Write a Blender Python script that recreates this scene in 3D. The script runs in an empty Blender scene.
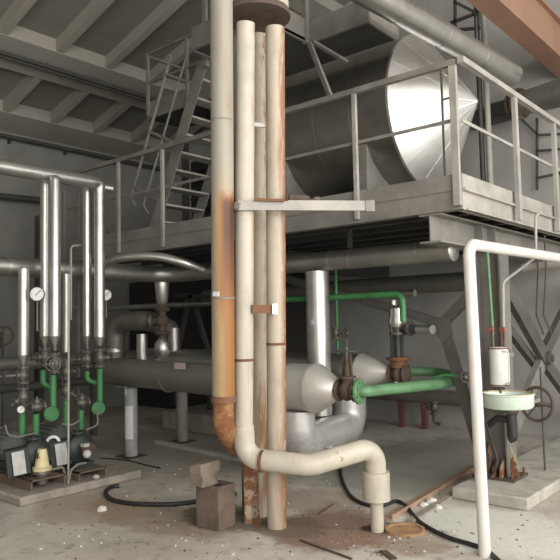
import bpy, bmesh, math, random
from mathutils import Vector as V, Matrix
random.seed(7)
sc = bpy.context.scene
COL = sc.collection

# ------------------------------------------------------------------ camera
F, EYE = 653.0, 1.6
YAW, PITCH, ROLL = math.radians(40.3), math.atan(42/653), math.radians(1.2)
fw = V((-math.sin(YAW)*math.cos(PITCH), math.cos(YAW)*math.cos(PITCH), math.sin(PITCH)))
rt0 = V((math.cos(YAW), math.sin(YAW), 0)); up0 = rt0.cross(fw)
rt = rt0*math.cos(ROLL) - up0*math.sin(ROLL)
up = up0*math.cos(ROLL) + rt0*math.sin(ROLL)
cam = bpy.data.objects.new('camera', bpy.data.cameras.new('camera'))
COL.objects.link(cam)
cam.matrix_world = Matrix(((rt.x, up.x, -fw.x, 0), (rt.y, up.y, -fw.y, 0), (rt.z, up.z, -fw.z, EYE), (0, 0, 0, 1)))
cam.data.sensor_width = 36; cam.data.lens = 36*F/560; cam.data.clip_start = .05
sc.camera = cam

def P(px, py, z=None, d=None, x=None, y=None):
    """a measured point of the photograph put back into the room, on a known plane"""
    r = rt*((px-280)/F) + up*((280-py)/F) + fw
    if z is not None: t = (z-EYE)/r.z
    elif d is not None: t = d
    elif x is not None: t = x/r.x
    else: t = y/r.y
    return V((r.x*t, r.y*t, EYE+r.z*t))

# ------------------------------------------------------------------ mesh builder
def frame(ax, ref=None):
    ax = V(ax).normalized()
    ref = V(ref) if ref is not None else (V((0, 0, 1)) if abs(ax.z) < .9 else V((1, 0, 0)))
    u = (ref - ax*ref.dot(ax)).normalized()
    return ax, u, ax.cross(u)

class MB:
    def __init__(s): s.v, s.f = [], []
    def box(s, c, size, rz=0, m=None):
        R = m or Matrix.Rotation(rz, 3, 'Z'); c = V(c); b = len(s.v)
        for i in (-1, 1):
            for j in (-1, 1):
                for k in (-1, 1): s.v.append(c + R @ V((i*size[0]/2, j*size[1]/2, k*size[2]/2)))
        for q in ((0,1,3,2),(4,6,7,5),(0,4,5,1),(2,3,7,6),(0,2,6,4),(1,5,7,3)): s.f.append([b+i for i in q])
        return s
    def lo(s, a, b):
        a, b = V(a), V(b)
        return s.box((a+b)/2, [abs(t) for t in (b-a)])
    def bar(s, p0, p1, w, h, ref=(0, 0, 1)):
        p0, p1 = V(p0), V(p1); ax, u, w2 = frame(p1-p0, ref if abs((p1-p0).normalized().dot(V(ref))) < .98 else None)
        m = Matrix((ax, w2, u)).transposed()
        return s.box((p0+p1)/2, ((p1-p0).length, w, h), m=m)
    def loft(s, rings, cap=True, close=True):
        b = len(s.v); n = len(rings[0])
        for r in rings: s.v += r
        for i in range(len(rings)-1):
            for j in range(n):
                k = (j+1) % n
                s.f.append([b+i*n+j, b+i*n+k, b+(i+1)*n+k, b+(i+1)*n+j])
        if cap:
            s.f.append([b+j for j in range(n)][::-1]); s.f.append([b+(len(rings)-1)*n+j for j in range(n)])
        return s
    def lathe(s, p, ax, prof, seg=24, cap=True):
        ax, u, w = frame(ax); p = V(p); rings = []
        for t, r in prof:
            rings.append([p + ax*t + (u*math.cos(2*math.pi*j/seg) + w*math.sin(2*math.pi*j/seg))*max(r, 1e-4) for j in range(seg)])
        return s.loft(rings, cap)
    def cyl(s, p0, p1, r0, r1=None, seg=20):
        p0, p1 = V(p0), V(p1)
        return s.lathe(p0, p1-p0, [(0, r0), ((p1-p0).length, r0 if r1 is None else r1)], seg)
    def ring(s, p, ax, r, w=.012, seg=24):
        return s.lathe(V(p)-V(ax).normalized()*w/2, ax, [(0, r), (w, r)], seg)
    def ball(s, p, r, ax=(0, 0, 1), sq=1, seg=16):
        return s.lathe(p, ax, [(-r*sq*math.cos(math.pi*i/8), r*math.sin(math.pi*i/8)) for i in range(9)], seg)
    def torus(s, c, ax, R, r, seg=28, sg=8):
        ax, u, w = frame(ax); c = V(c); b = len(s.v)
        for i in range(seg):
            a = 2*math.pi*i/seg; d = u*math.cos(a)+w*math.sin(a)
            for j in range(sg):
                t = 2*math.pi*j/sg; s.v.append(c + d*(R+r*math.cos(t)) + ax*r*math.sin(t))
        for i in range(seg):
            for j in range(sg):
                i2, j2 = (i+1) % seg, (j+1) % sg
                s.f.append([b+i*sg+j, b+i2*sg+j, b+i2*sg+j2, b+i*sg+j2])
        return s
    def tube(s, pts, r, bend=0, seg=16, cap=True, n=7):
        path = fillet(pts, bend, n)
        rr = r if callable(r) else (lambda t: r)
        L = [0]
        for a, b in zip(path, path[1:]): L.append(L[-1]+(b-a).length)
        tan = [(path[min(i+1, len(path)-1)]-path[max(i-1, 0)]).normalized() for i in range(len(path))]
        ax, u, w = frame(tan[0]); rings = []
        for i, p in enumerate(path):
            t = tan[i]; u = (u - t*u.dot(t)).normalized(); w = t.cross(u); R = rr(L[i]/L[-1])
            rings.append([p + (u*math.cos(2*math.pi*j/seg)+w*math.sin(2*math.pi*j/seg))*R for j in range(seg)])
        return s.loft(rings, cap)
    def prism(s, pts, ext):
        pts = [V(p) for p in pts]; e = V(ext)
        return s.loft([pts, [p+e for p in pts]])
    def hsec(s, p0, p1, h, b, tf=.014, tw=.01, ref=(0, 0, 1)):
        p0, p1 = V(p0), V(p1); ax, u, w = frame(p1-p0, ref)
        for sg in (1, -1): s.bar(p0+u*sg*(h-tf)/2, p1+u*sg*(h-tf)/2, b, tf, u)
        return s.bar(p0, p1, tw, h-2*tf, u)
    def flange(s, p, ax, r, w=.02, nb=6):
        ax, u, v2 = frame(ax); p = V(p)
        s.lathe(p-ax*w/2, ax, [(0, r*.96), (w*.15, r), (w*.85, r), (w, r*.96)], 20)
        for i in range(nb):
            a = 2*math.pi*(i+.5)/nb; q = p+(u*math.cos(a)+v2*math.sin(a))*r*.78
            s.cyl(q-ax*w*1.1, q+ax*w*1.1, r*.11, seg=6)
        return s

def fillet(pts, bend, n=7):
    pts = [V(p) for p in pts]
    if not bend: return pts
    out = [pts[0]]
    for i in range(1, len(pts)-1):
        a, b, c = pts[i-1], pts[i], pts[i+1]
        d1, d2 = (a-b), (c-b); l1, l2 = d1.length, d2.length; d1.normalize(); d2.normalize()
        ang = d1.angle(d2)
        if ang > 3.1: out.append(b); continue
        tl = min(bend/math.tan(ang/2), l1*.48, l2*.48); R = tl*math.tan(ang/2)
        ctr = b + (d1+d2).normalized()*(R/math.sin(ang/2))
        s, e = b+d1*tl-ctr, b+d2*tl-ctr
        tot = s.angle(e); 
        for k in range(n+1):
            t = k/n; v = (s*math.sin((1-t)*tot)+e*math.sin(t*tot))/math.sin(tot)
            out.append(ctr+v)
    out.append(pts[-1])
    return out

def smooth(q, n=8):
    out = []
    for i in range(len(q)-1):
        p0, p1, p2, p3 = q[max(i-1, 0)], q[i], q[i+1], q[min(i+2, len(q)-1)]
        for k in range(n):
            s = k/n; out.append(.5*((2*p1)+(p2-p0)*s+(2*p0-5*p1+4*p2-p3)*s*s+(3*p1-p0-3*p2+p3)*s**3))
    return out+[q[-1]]

# ------------------------------------------------------------------ materials
MATS = {}
class NT:
    def __init__(s, name):
        m = bpy.data.materials.new(name); m.use_nodes = True
        s.m, s.t = m, m.node_tree; s.b = s.t.nodes['Principled BSDF']
        s.co = s.n('ShaderNodeTexCoord').outputs['Object']
    def n(s, k, **kw):
        nd = s.t.nodes.new(k)
        for a, v in kw.items(): setattr(nd, a, v)
        return nd
    def l(s, a, b): s.t.links.new(a, b)
    def val(s, inp, x):
        if hasattr(x, 'is_linked') or isinstance(x, bpy.types.NodeSocket): s.l(x, inp)
        else: inp.default_value = x
    def noise(s, scale, detail=5, rough=.6, stretch=None, co=None):
        nd = s.n('ShaderNodeTexNoise'); nd.inputs['Scale'].default_value = scale
        nd.inputs['Detail'].default_value = detail; nd.inputs['Roughness'].default_value = rough
        co = co or s.co
        if stretch:
            mp = s.n('ShaderNodeMapping'); mp.inputs['Scale'].default_value = stretch; s.l(co, mp.inputs[0]); co = mp.outputs[0]
        s.l(co, nd.inputs['Vector']); return nd.outputs['Fac']
    def ramp(s, x, a, b, va=0., vb=1.):
        nd = s.n('ShaderNodeMapRange'); nd.interpolation_type = 'SMOOTHSTEP'
        s.val(nd.inputs[0], x)
        for i, q in zip((1, 2, 3, 4), (a, b, va, vb)): nd.inputs[i].default_value = q
        return nd.outputs[0]
    def math(s, op, a, b=0.):
        nd = s.n('ShaderNodeMath', operation=op); s.val(nd.inputs[0], a); s.val(nd.inputs[1], b); return nd.outputs[0]
    def mix(s, f, a, b):
        nd = s.n('ShaderNodeMix', data_type='RGBA')
        s.val(nd.inputs[0], f)
        for i, q in ((6, a), (7, b)):
            if isinstance(q, tuple): nd.inputs[i].default_value = (*q, 1)
            else: s.l(q, nd.inputs[i])
        return nd.outputs[2]
    def xyz(s):
        nd = s.n('ShaderNodeSeparateXYZ'); s.l(s.co, nd.inputs[0]); return nd.outputs
    def bump(s, h, strength=.3, dist=.01):
        nd = s.n('ShaderNodeBump'); nd.inputs['Strength'].default_value = strength; nd.inputs['Distance'].default_value = dist
        s.l(h, nd.inputs['Height']); s.l(nd.outputs[0], s.b.inputs['Normal'])
    def out(s, col, rough=.6, metal=0.):
        s.val(s.b.inputs['Base Color'], (*col, 1) if isinstance(col, tuple) else col)
        s.val(s.b.inputs['Roughness'], rough); s.val(s.b.inputs['Metallic'], metal); return s.m

def dk(c, k): return tuple(x*k for x in c)
RUST = (.16, .062, .03); RUST2 = (.25, .105, .05)

def paint(name, col, rough=.55, rust=0., scale=6., grime=.35, bump=.12, metal=0.):
    t = NT(name)
    c = t.mix(t.ramp(t.noise(scale, 6), .35, .75), col, dk(col, 1-grime))
    c = t.mix(t.ramp(t.noise(scale*5, 4), .5, .8), c, dk(col, 1-grime*.7))
    if rust:
        rc = t.mix(t.noise(scale*9), RUST, RUST2)
        k = t.ramp(t.noise(scale*1.7, 8, .7), .72-rust*.5, .78-rust*.45)
        c = t.mix(k, c, rc); rough = t.math('ADD', t.math('MULTIPLY', k, .3), rough)
    if bump: t.bump(t.noise(scale*8), bump, .004)
    return t.out(c, rough, metal)

def jacket(name, col=(.62, .61, .585), rough=.3, dirt=.25, metal=.92):
    t = NT(name)
    n1 = t.noise(4, 5); n2 = t.noise(14, 4, .6)
    c = t.mix(t.ramp(n1, .4, .8), col, dk(col, 1-dirt))
    r = t.math('ADD', t.math('MULTIPLY', n2, .18), rough-.08)
    t.bump(t.noise(5, 2), .12, .012)
    return t.out(c, r, metal)

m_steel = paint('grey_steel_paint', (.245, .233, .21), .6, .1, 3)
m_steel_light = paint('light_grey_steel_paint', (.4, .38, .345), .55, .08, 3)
m_steel_dark = paint('dark_steel', (.075, .073, .068), .6, .12, 4)
m_shade = paint('deep_shade_paint', (.03, .029, .027), .8, .1, 4)  # near-black for the added blocks that stand in for shade
m_col = paint('column_grey_paint', (.11, .106, .095), .55, .12, 3)
m_elbow = paint('rust_eaten_cream_paint', (.33, .17, .07), .75, .56, 5)
m_motor = paint('grey_motor_paint', (.14, .145, .14), .5, .06, 8)
m_shaft = paint('column_shaft_paint', (.2, .192, .172), .55, .12, 3)
m_frame = paint('rust_tan_base', (.2, .145, .105), .8, .15, 6)
m_bend = paint('blotched_cream_paint', (.54, .5, .41), .45, .17, 3.2, .25)
m_stand = paint('rusted_cream_stand', (.42, .34, .25), .75, .55, 7)
m_rust = paint('rusted_iron', (.2, .095, .05), .85, .35, 9, .5, .4)
m_rustdark = paint('dark_rusted_iron', (.105, .075, .058), .8, .14, 9, .4, .4)
m_cast = paint('cast_iron_valve', (.18, .165, .142), .5, .2, 14, .5, .3, .5)
m_jack = jacket('aluminium_jacket', rough=.36)
m_jackdull = jacket('dull_aluminium_jacket', (.46, .45, .42), .42, .3)
m_jackdark = jacket('dusty_grey_jacket', (.24, .232, .205), .5, .3, .5)
m_drum = jacket('drum_sheet', (.34, .325, .295), .36, .25)
m_cone = jacket('cone_sheet', (.8, .79, .77), .4, .12)
m_vcap = jacket('vessel_cap_sheet', (.66, .64, .59), .42, .2, .45)
m_loop = jacket('loop_sheet', (.66, .65, .64), .36, .2, .55)
m_green = paint('green_pipe_paint', (.06, .23, .08), .45, .04, 8, .35)
m_greenl = paint('light_green_pipe_paint', (.14, .3, .145), .45, .05, 8, .35)
m_greend = paint('dark_green_machine_paint', (.03, .04, .034), .5, .15, 8)
m_cream = paint('cream_pipe_paint', (.54, .5, .41), .45, .08, 5, .22)
m_white = paint('white_pipe_paint', (.68, .66, .61), .4, .02, 6, .15)
m_black = paint('black_rubber', (.025, .025, .025), .55, 0, 10)
m_dialw = paint('dial_white', (.82, .82, .8), .4, 0, 10, .05, 0)
m_enamel = paint('mint_enamel', (.6, .7, .6), .3, .1, 6, .15)
m_heater = paint('white_tank_enamel', (.72, .71, .68), .35, .13, 9, .15)
m_girder = paint('brown_girder_paint', (.3, .17, .115), .55, .0, 2, .2)
m_conc = paint('rough_concrete', (.36, .325, .28), .9, 0, 7, .35, .5)
m_concl = paint('pale_concrete', (.5, .475, .42), .9, 0, 6, .35, .5)
m_brick = paint('dusty_brick', (.17, .125, .098), .9, .15, 7, .4, .5)
m_redpost = paint('red_brown_post_paint', (.17, .07, .062), .6, .1, 6)
m_yell = paint('cream_plastic', (.75, .66, .38), .5, 0, 8, .2)
m_paper = paint('white_paper', (.75, .75, .77), .8, 0, 8, .1, 0)
m_plate = paint('grey_name_plate', (.55, .55, .53), .5, .02, 10, .3)
m_rib = paint('lit_rib_plaster', (.4, .378, .335), .9, 0, 1.5, .16, .2)  # lighter than the panels: light on ribs and bands put into the colour
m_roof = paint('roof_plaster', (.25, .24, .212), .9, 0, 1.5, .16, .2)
m_wallgrey = paint('dark_wall_plaster', (.26, .254, .236), .9, 0, 1.2, .25, .2)  # left wall only, darker than the plaster of the other walls
m_wall = paint('wall_plaster', (.42, .412, .39), .9, 0, 1.2, .2, .2)
m_bolt = paint('bright_bolt', (.75, .76, .78), .35, 0, 8, .1, 0, .7)
m_debris = paint('white_plaster_chips', (.75, .73, .7), .9, 0, 20, .25)
m_tape = paint('faded_label', (.6, .5, .45), .7, 0, 90, .6, 0)
m_red = paint('red_tap_paint', (.35, .07, .05), .5, 0, 9)

def side_rust(name, col, base_h, streaks, edge=0., top=None, lean=0.):
    """painted riser with rust that ran down from a clamp: streaks = (z0, z1, side0, side1)"""
    t = NT(name); X = t.xyz()
    side = t.math('ADD', t.math('MULTIPLY', X[0], rt0.x), t.math('MULTIPLY', X[1], rt0.y))
    side = t.math('SUBTRACT', side, t.math('MULTIPLY', X[2], lean))
    c = t.mix(t.ramp(t.noise(5, 6), .4, .8), col, dk(col, .78))
    if top:
        nz = t.math('ADD', X[2], t.math('MULTIPLY', t.noise(6), .25))
        kk = t.math('MAXIMUM', t.ramp(nz, top[0], top[1]), t.ramp(t.math('ADD', side, t.math('MULTIPLY', t.noise(5, 5, .6, (1, 1, .2)), .03)), -.065, -.03, 1., 0.))
        c = t.mix(kk, c, top[2])
    streakn = t.noise(7, 7, .65, (1.6, 1.6, .16))
    zn = t.math('ADD', X[2], t.math('MULTIPLY', t.noise(9, 5), .2))
    for z0, z1, s0, s1, amt, rc in streaks:
        sf = .06 if amt > 1.5 else .45
        k = t.math('MULTIPLY', t.ramp(zn, z0, z0+.45), t.ramp(zn, z1-sf, z1+sf, 1., 0.))
        k = t.math('MULTIPLY', k, t.ramp(side, s0, s1))
        k = t.math('MULTIPLY', k, t.ramp(streakn, .62-amt*.4, .8-amt*.4))
        c = t.mix(k, c, rc)
    wash = t.math('MULTIPLY', t.ramp(t.noise(6, 7, .7, (1.5, 1.5, .12)), .45, .75), .55)
    c = t.mix(wash, c, (col[0]*.62, col[1]*.5, col[2]*.42))
    k = t.ramp(t.noise(9, 8, .7), .66, .72)
    c = t.mix(t.math('MULTIPLY', k, .8), c, (.3, .15, .07))
    if edge:
        e = t.math('MULTIPLY', t.ramp(side, .02, .075), t.ramp(t.noise(14, 8, .75, (2, 2, .5)), .58-edge*.22, .66-edge*.2))
        c = t.mix(e, c, t.mix(t.noise(30), (.2, .09, .045), (.36, .19, .1)))
    t.bump(t.noise(30), .15, .004)
    return t.out(c, .5)

# floor: dusty concrete with brown dirt, a pale area by the plinth and darker patches
def floor_mat():
    t = NT('dusty_concrete_floor'); X = t.xyz()
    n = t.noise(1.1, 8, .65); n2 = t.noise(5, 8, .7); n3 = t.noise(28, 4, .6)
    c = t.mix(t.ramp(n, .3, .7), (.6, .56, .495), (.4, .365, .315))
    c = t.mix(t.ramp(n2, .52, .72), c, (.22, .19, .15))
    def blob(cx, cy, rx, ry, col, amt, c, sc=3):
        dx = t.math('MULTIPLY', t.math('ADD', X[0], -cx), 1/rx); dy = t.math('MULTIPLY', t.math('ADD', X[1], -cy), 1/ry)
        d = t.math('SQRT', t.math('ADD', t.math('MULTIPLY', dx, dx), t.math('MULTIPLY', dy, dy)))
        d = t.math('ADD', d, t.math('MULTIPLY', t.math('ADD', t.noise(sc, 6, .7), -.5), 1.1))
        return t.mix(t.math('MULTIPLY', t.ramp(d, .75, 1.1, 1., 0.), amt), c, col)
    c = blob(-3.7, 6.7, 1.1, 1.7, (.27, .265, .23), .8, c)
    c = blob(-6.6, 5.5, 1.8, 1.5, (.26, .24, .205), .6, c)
    c = blob(-2.1, 4.85, .75, .6, (.7, .7, .64), .85, c)
    c = blob(-3.05, 4.15, .5, .55, (.22, .125, .085), .85, c, 5)
    c = blob(-2.5, 4.3, .4, .35, (.25, .16, .11), .6, c, 5)
    c = blob(-4.4, 3.55, .9, .35, (.24, .165, .1), .6, c)
    c = blob(-3.9, 3.9, .5, .35, (.13, .11, .075), .85, c, 4)
    c = blob(-2.77, 4.36, .14, .1, (.04, .033, .027), .9, c, 6)
    c = blob(-3.35, 4.0, .35, .3, (.14, .1, .075), .7, c, 4)
    c = blob(-3.35, 5.7, .5, .7, (.27, .285, .24), .45, c, 4)
    c = blob(-3.6, 4.75, .5, .4, (.27, .19, .15), .55, c, 5)
    c = blob(-5.1, 3.4, .6, .5, (.36, .26, .17), .5, c)
    c = t.mix(t.ramp(n3, .62, .72), c, (.5, .47, .42))
    c = t.mix(t.ramp(t.noise(46, 2, .5), .7, .74), c, (.1, .085, .07))
    t.bump(t.math('ADD', n2, t.math('MULTIPLY', n3, .35)), .45, .02)
    return t.out(c, .85)

# ------------------------------------------------------------------ things
def mesh(name, mb, mat, base=V((0, 0, 0)), bevel=0):
    me = bpy.data.meshes.new(name)
    me.from_pydata([tuple(v-base) for v in mb.v], [], mb.f); me.validate()
    bm = bmesh.new(); bm.from_mesh(me); bmesh.ops.recalc_face_normals(bm, faces=bm.faces); bm.to_mesh(me); bm.free()
    for p in me.polygons: p.use_smooth = True
    me.set_sharp_from_angle(angle=math.radians(38))
    me.materials.append(mat)
    o = bpy.data.objects.new(name, me); COL.objects.link(o)
    if bevel:
        b = o.modifiers.new('bevel', 'BEVEL'); b.width = bevel; b.segments = 2; b.limit_method = 'ANGLE'
    return o

class T:
    """one thing: T(name, label, category); add parts; done() puts an Empty at its base and parents the parts"""
    def __init__(s, name, label, cat, group=None): s.a = (name, label, cat, group); s.parts = []; s.at = None
    def p(s, name, mb, mat, sub=None, label=None, bevel=0):
        s.parts.append((name, mb, mat, sub, label, bevel)); return len(s.parts)-1
    def done(s):
        name, label, cat, group = s.a
        vs = [v for q in s.parts for v in q[1].v]
        lo = V([min(v[i] for v in vs) for i in range(3)]); hi = V([max(v[i] for v in vs) for i in range(3)])
        base = V(((lo.x+hi.x)/2, (lo.y+hi.y)/2, lo.z)); objs = []
        if s.at is not None: base = V((s.at.x, s.at.y, lo.z))
        single = len(s.parts) == 1
        if not single:
            root = bpy.data.objects.new(name, None); COL.objects.link(root); root.location = base; root.empty_display_size = .1
        for pn, mb, mat, sub, lab, bev in s.parts:
            o = mesh(name if single else pn, mb, mat, base, bev)
            if single: root = o; o.location = base
            else: o.parent = root if sub is None else objs[sub]
            if lab: o['label'] = lab
            objs.append(o)
        root['label'] = label; root['category'] = cat
        if group: root['group'] = group
        return root

def one(name, label, cat, mb, mat, group=None, bevel=0):
    t = T(name, label, cat, group); t.p(name, mb, mat, bevel=bevel); return t.done()
def struct(name, mb, mat, parent=None, bevel=0):
    o = mesh(name, mb, mat, bevel=bevel)
    if parent is None: o['kind'] = 'structure'
    else: o.parent = parent
    return o

# ================================================================== the room
XL, XR, YB, YF = -11.0, 3.8, 9.1, -4.0
def roofz(x): return 5.14 + .29*(x-XL)
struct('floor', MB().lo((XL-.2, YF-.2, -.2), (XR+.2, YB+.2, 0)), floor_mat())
struct('wall_left', MB().lo((XL-.2, YF, 0), (XL, YB, 5.17)), m_wallgrey)
mb = MB(); mb.prism([(XL-.2, YB, 0), (XR+.2, YB, 0), (XR+.2, YB, roofz(XR)+.1), (XL-.2, YB, roofz(XL-.2)+.1)], (0, .2, 0))
struct('wall_back', mb, m_wall)
# rear wall and right wall with tall window openings
def openwall(name, axis, at, lo, hi, z1, wins, zb, zt):
    mb = MB(); t = .2 if at > 0 else -.2
    def bx(a, b, c, d):
        if axis == 'x': mb.lo((at, a, c), (at+t, b, d))
        else: mb.lo((a, at, c), (b, at+t, d))
    cur = lo
    for a, b in wins:
        bx(cur, a, 0, z1); bx(a, b, 0, zb); bx(a, b, zt, z1); cur = b
    bx(cur, hi, 0, z1)
    return struct(name, mb, m_wall)
WR = [(-3.4, -.9), (-.4, 2.1)]
WF = [(-3.4, -.2), (.4, 3.2)]
WC = [(2.6, 5.1), (5.6, 8.1)]
openwall('wall_right', 'x', XR, YF, 2.35, 5.6, WR, 1.0, 5.2); openwall('wall_right_far', 'x', XR, 2.35, YB, 5.6, WC, 1.0, 4.4)
mb = MB(); cur = YF
for a, b in WR+WC:
    mb.lo((XR, cur, 5.6), (XR+.2, a, roofz(XR)+.1)); mb.lo((XR, a, 5.6), (XR+.2, b, 6.0)); mb.lo((XR, a, 8.4), (XR+.2, b, roofz(XR)+.1)); cur = b
mb.lo((XR, cur, 5.6), (XR+.2, YB, roofz(XR)+.1)); struct('wall_right_upper', mb, m_wall)
openwall('wall_rear', 'y', YF, XL, XR+.2, 5.0, WF, .9, 4.4)
m_glass = NT('window_glass'); m_glass.b.inputs['Transmission Weight'].default_value = 1; m_glass.b.inputs['Alpha'].default_value = .12
m_glass = m_glass.out((.9, .95, .95), .05)
def area(name, loc, rot, sx, sy, power, col=(1, .97, .92)):
    l = bpy.data.lights.new(name, 'AREA'); l.shape = 'RECTANGLE'; l.size, l.size_y = sx, sy; l.energy = power; l.color = col
    o = bpy.data.objects.new(name, l); COL.objects.link(o); o.location = loc; o.rotation_euler = rot
    return o
k = 0
PR, PF, PC, PH = 320, 70, 215, 100  # PH: unseen upper window row, added to light the pipe tops
for a, b, lo_, hi_, pw in [(a, b, 1.0, 5.2, PR) for a, b in WR]+[(a, b, 1.0, 4.4, PC) for a, b in WC]+[(a, b, 6.0, 8.4, PH) for a, b in WR+WC]:
    k += 1; fr = MB()
    for yy in (a, (a+b)/2, b): fr.lo((XR+.07, yy-.03, lo_), (XR+.13, yy+.03, hi_))
    for zz in (lo_, lo_+(hi_-lo_)/3, hi_-(hi_-lo_)/3, hi_): fr.lo((XR+.07, a, zz-.03), (XR+.13, b, zz+.03))
    w = struct('window_%d' % k, fr, m_steel_light); struct('pane', MB().lo((XR+.09, a, lo_), (XR+.1, b, hi_)), m_glass, w)
    area('daylight', (XR-.02, (a+b)/2, (lo_+hi_)/2), (0, math.radians(90), 0), hi_-lo_-.1, b-a-.1, pw)
for a, b in WF:
    k += 1; fr = MB()
    for xx in (a, (a+b)/2, b): fr.lo((xx-.03, YF-.13, .9), (xx+.03, YF-.07, 4.4))
    for zz in (.9, 2.6, 4.4): fr.lo((a, YF-.13, zz-.03), (b, YF-.07, zz+.03))
    w = struct('window_%d' % k, fr, m_steel_light); struct('pane', MB().lo((a, YF-.1, .9), (b, YF-.09, 4.4)), m_glass, w)
    area('daylight', ((a+b)/2, YF+.02, 2.65), (math.radians(90), 0, 0), b-a-.1, 3.4, PF)

# sloped roof of ribbed concrete panels
mb = MB(); mb.prism([(XL-.3, YF-.2, roofz(XL-.3)+.12), (XR+.3, YF-.2, roofz(XR+.3)+.12), (XR+.3, YF-.2, roofz(XR+.3)+.3), (XL-.3, YF-.2, roofz(XL-.3)+.3)], (0, YB-YF+.4, 0))
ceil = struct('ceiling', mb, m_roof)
def slopebar(x0, x1, y0, y1, drop, topoff=.125):
    b = MB(); b.prism([(x0, y0, roofz(x0)-drop), (x1, y0, roofz(x1)-drop), (x1, y0, roofz(x1)+topoff), (x0, y0, roofz(x0)+topoff)], (0, y1-y0, 0)); return b
joints = [XL, -9.05, -6.2, -3.3, -.4, 2.5]
for i in range(len(joints)-1):
    a, b = joints[i], joints[i+1]
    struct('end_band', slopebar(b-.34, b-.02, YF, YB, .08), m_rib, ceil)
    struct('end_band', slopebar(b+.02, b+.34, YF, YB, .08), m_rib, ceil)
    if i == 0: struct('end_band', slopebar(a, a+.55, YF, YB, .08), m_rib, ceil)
    ya, yb = (P(52, 123, x=-10.5).y, P(94, 131, x=-10.5).y) if i == 0 else (P(60, 46, x=-8.7).y, P(109, 61, x=-8.7).y)
    st_ = yb-ya; yy = ya - st_*int((ya-YF-.2)/st_)
    while yy < YB-.1:
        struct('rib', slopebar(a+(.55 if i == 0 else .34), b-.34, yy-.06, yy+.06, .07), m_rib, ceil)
        yy += st_
jb = MB(); jb.lo((-9.14, YF, 5.56), (-8.98, YB, 5.615)); jb.cyl((-8.99, YF, 5.52), (-8.99, YB, 5.52), .022, seg=8)
for yy in (4.4, 5.2, 6.0, 6.8): jb.bar((-9.0, yy, 5.52), (-9.0, yy, 5.68), .02, .02)
one('conduit_rail', 'dark conduit running under the higher roof joint at upper left', 'conduit', jb, m_steel_dark)
cb = MB(); cb.cyl((XL+.1, -3, 4.95), (XL+.1, 9.0, 4.95), .04, seg=10)
for yy in (4.5, 5.6, 6.7, 7.8): cb.bar((XL, yy, 4.9), (XL+.1, yy, 4.9), .03, .1)
one('wall_pipe', 'dark thin pipe along the top of the left wall under the roof edge', 'pipe', cb, m_steel_dark)
cb = MB(); cb.tube([P(-30, 193, x=-10.85), P(44, 200.5, x=-10.85)], .055, seg=10)
one('wall_pipe', 'dark thick pipe on left wall just below the shiny header pipe', 'pipe', cb, m_steel_dark)

# ================================================================== mezzanine
DZ, DX, DY = 2.5, -2.3, 5.06            # underside, right side and front of the deck
XE = -8.2; YE = 8.9
t = T('mezzanine_platform', 'grey steel mezzanine deck with deep edge beams carrying the horizontal drum', 'platform')
t.p('deck_plate', MB().lo((XE, DY+.01, 2.66), (DX-.01, YE, 2.68)), m_steel)
fb = MB(); fb.lo((XE, DY, DZ), (DX, DY+.012, 2.67)); fb.lo((XE, DY-.02, DZ), (DX, DY+.07, DZ+.012)); t.p('front_beam', fb, m_steel)
sb = MB(); sb.lo((DX-.012, DY+.012, DZ), (DX, YE, 2.67)); sb.lo((DX-.07, DY+.07, DZ), (DX+.02, YE, DZ+.012)); sb.lo((DX-.01, DY, 2.655), (DX+.035, YE, 2.675)); t.p('side_beam', sb, m_steel_light)  # right-facing steel gets the lighter paint, its stronger light put into the colour
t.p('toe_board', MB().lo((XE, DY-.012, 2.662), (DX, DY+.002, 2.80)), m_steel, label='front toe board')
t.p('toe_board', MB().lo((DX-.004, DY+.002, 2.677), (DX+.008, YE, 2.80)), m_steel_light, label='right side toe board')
for i in range(9):
    yy = 5.5+i*.42
    t.p('joist', MB().hsec((XE, yy, 2.59), (DX-.02, yy, 2.59), .14, .07, .01, .008), m_steel_dark)
t.done()

def rail_post(p0, p1, w=.05, dpt=.035): return MB().bar(p0, p1, dpt, w, (1, 0, 0))
t = T('railing', 'grey steel guard railing along the front edge of the mezzanine', 'railing')
ztop = 3.735
for px, py in ((118, 200), (162, 190), (240, 170), (355, 150), (461, 130)):
    x = P(px, py, y=DY-.04).x
    if px == 461: x = DX-.025
    hw_ = .03 if px == 461 else .019
    t.p('post', MB().lo((x-hw_, DY-.05, DZ+.03), (x+hw_, DY-.014, ztop-.025)), m_steel_light)
t.p('handrail', MB().lo((XE, DY-.055, ztop-.025), (DX, DY-.005, ztop+.025)), m_steel)
zm = P(430, 126, y=DY).z
t.p('mid_rail', MB().lo((XE, DY-.012, zm-.015), (DX-.05, DY, zm+.015)), m_steel)
t.done()
t = T('railing', 'grey steel guard railing down the right side of the mezzanine', 'railing')
for px, py in ((514, 155), (553, 170), (590, 180)):
    y = P(px, py, x=DX+.03).y
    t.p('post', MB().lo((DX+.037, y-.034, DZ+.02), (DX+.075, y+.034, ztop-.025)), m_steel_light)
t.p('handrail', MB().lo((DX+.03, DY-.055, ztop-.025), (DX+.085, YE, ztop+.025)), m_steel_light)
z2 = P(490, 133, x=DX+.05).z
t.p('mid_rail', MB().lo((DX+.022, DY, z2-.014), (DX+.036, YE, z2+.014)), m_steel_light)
t.done()

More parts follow.
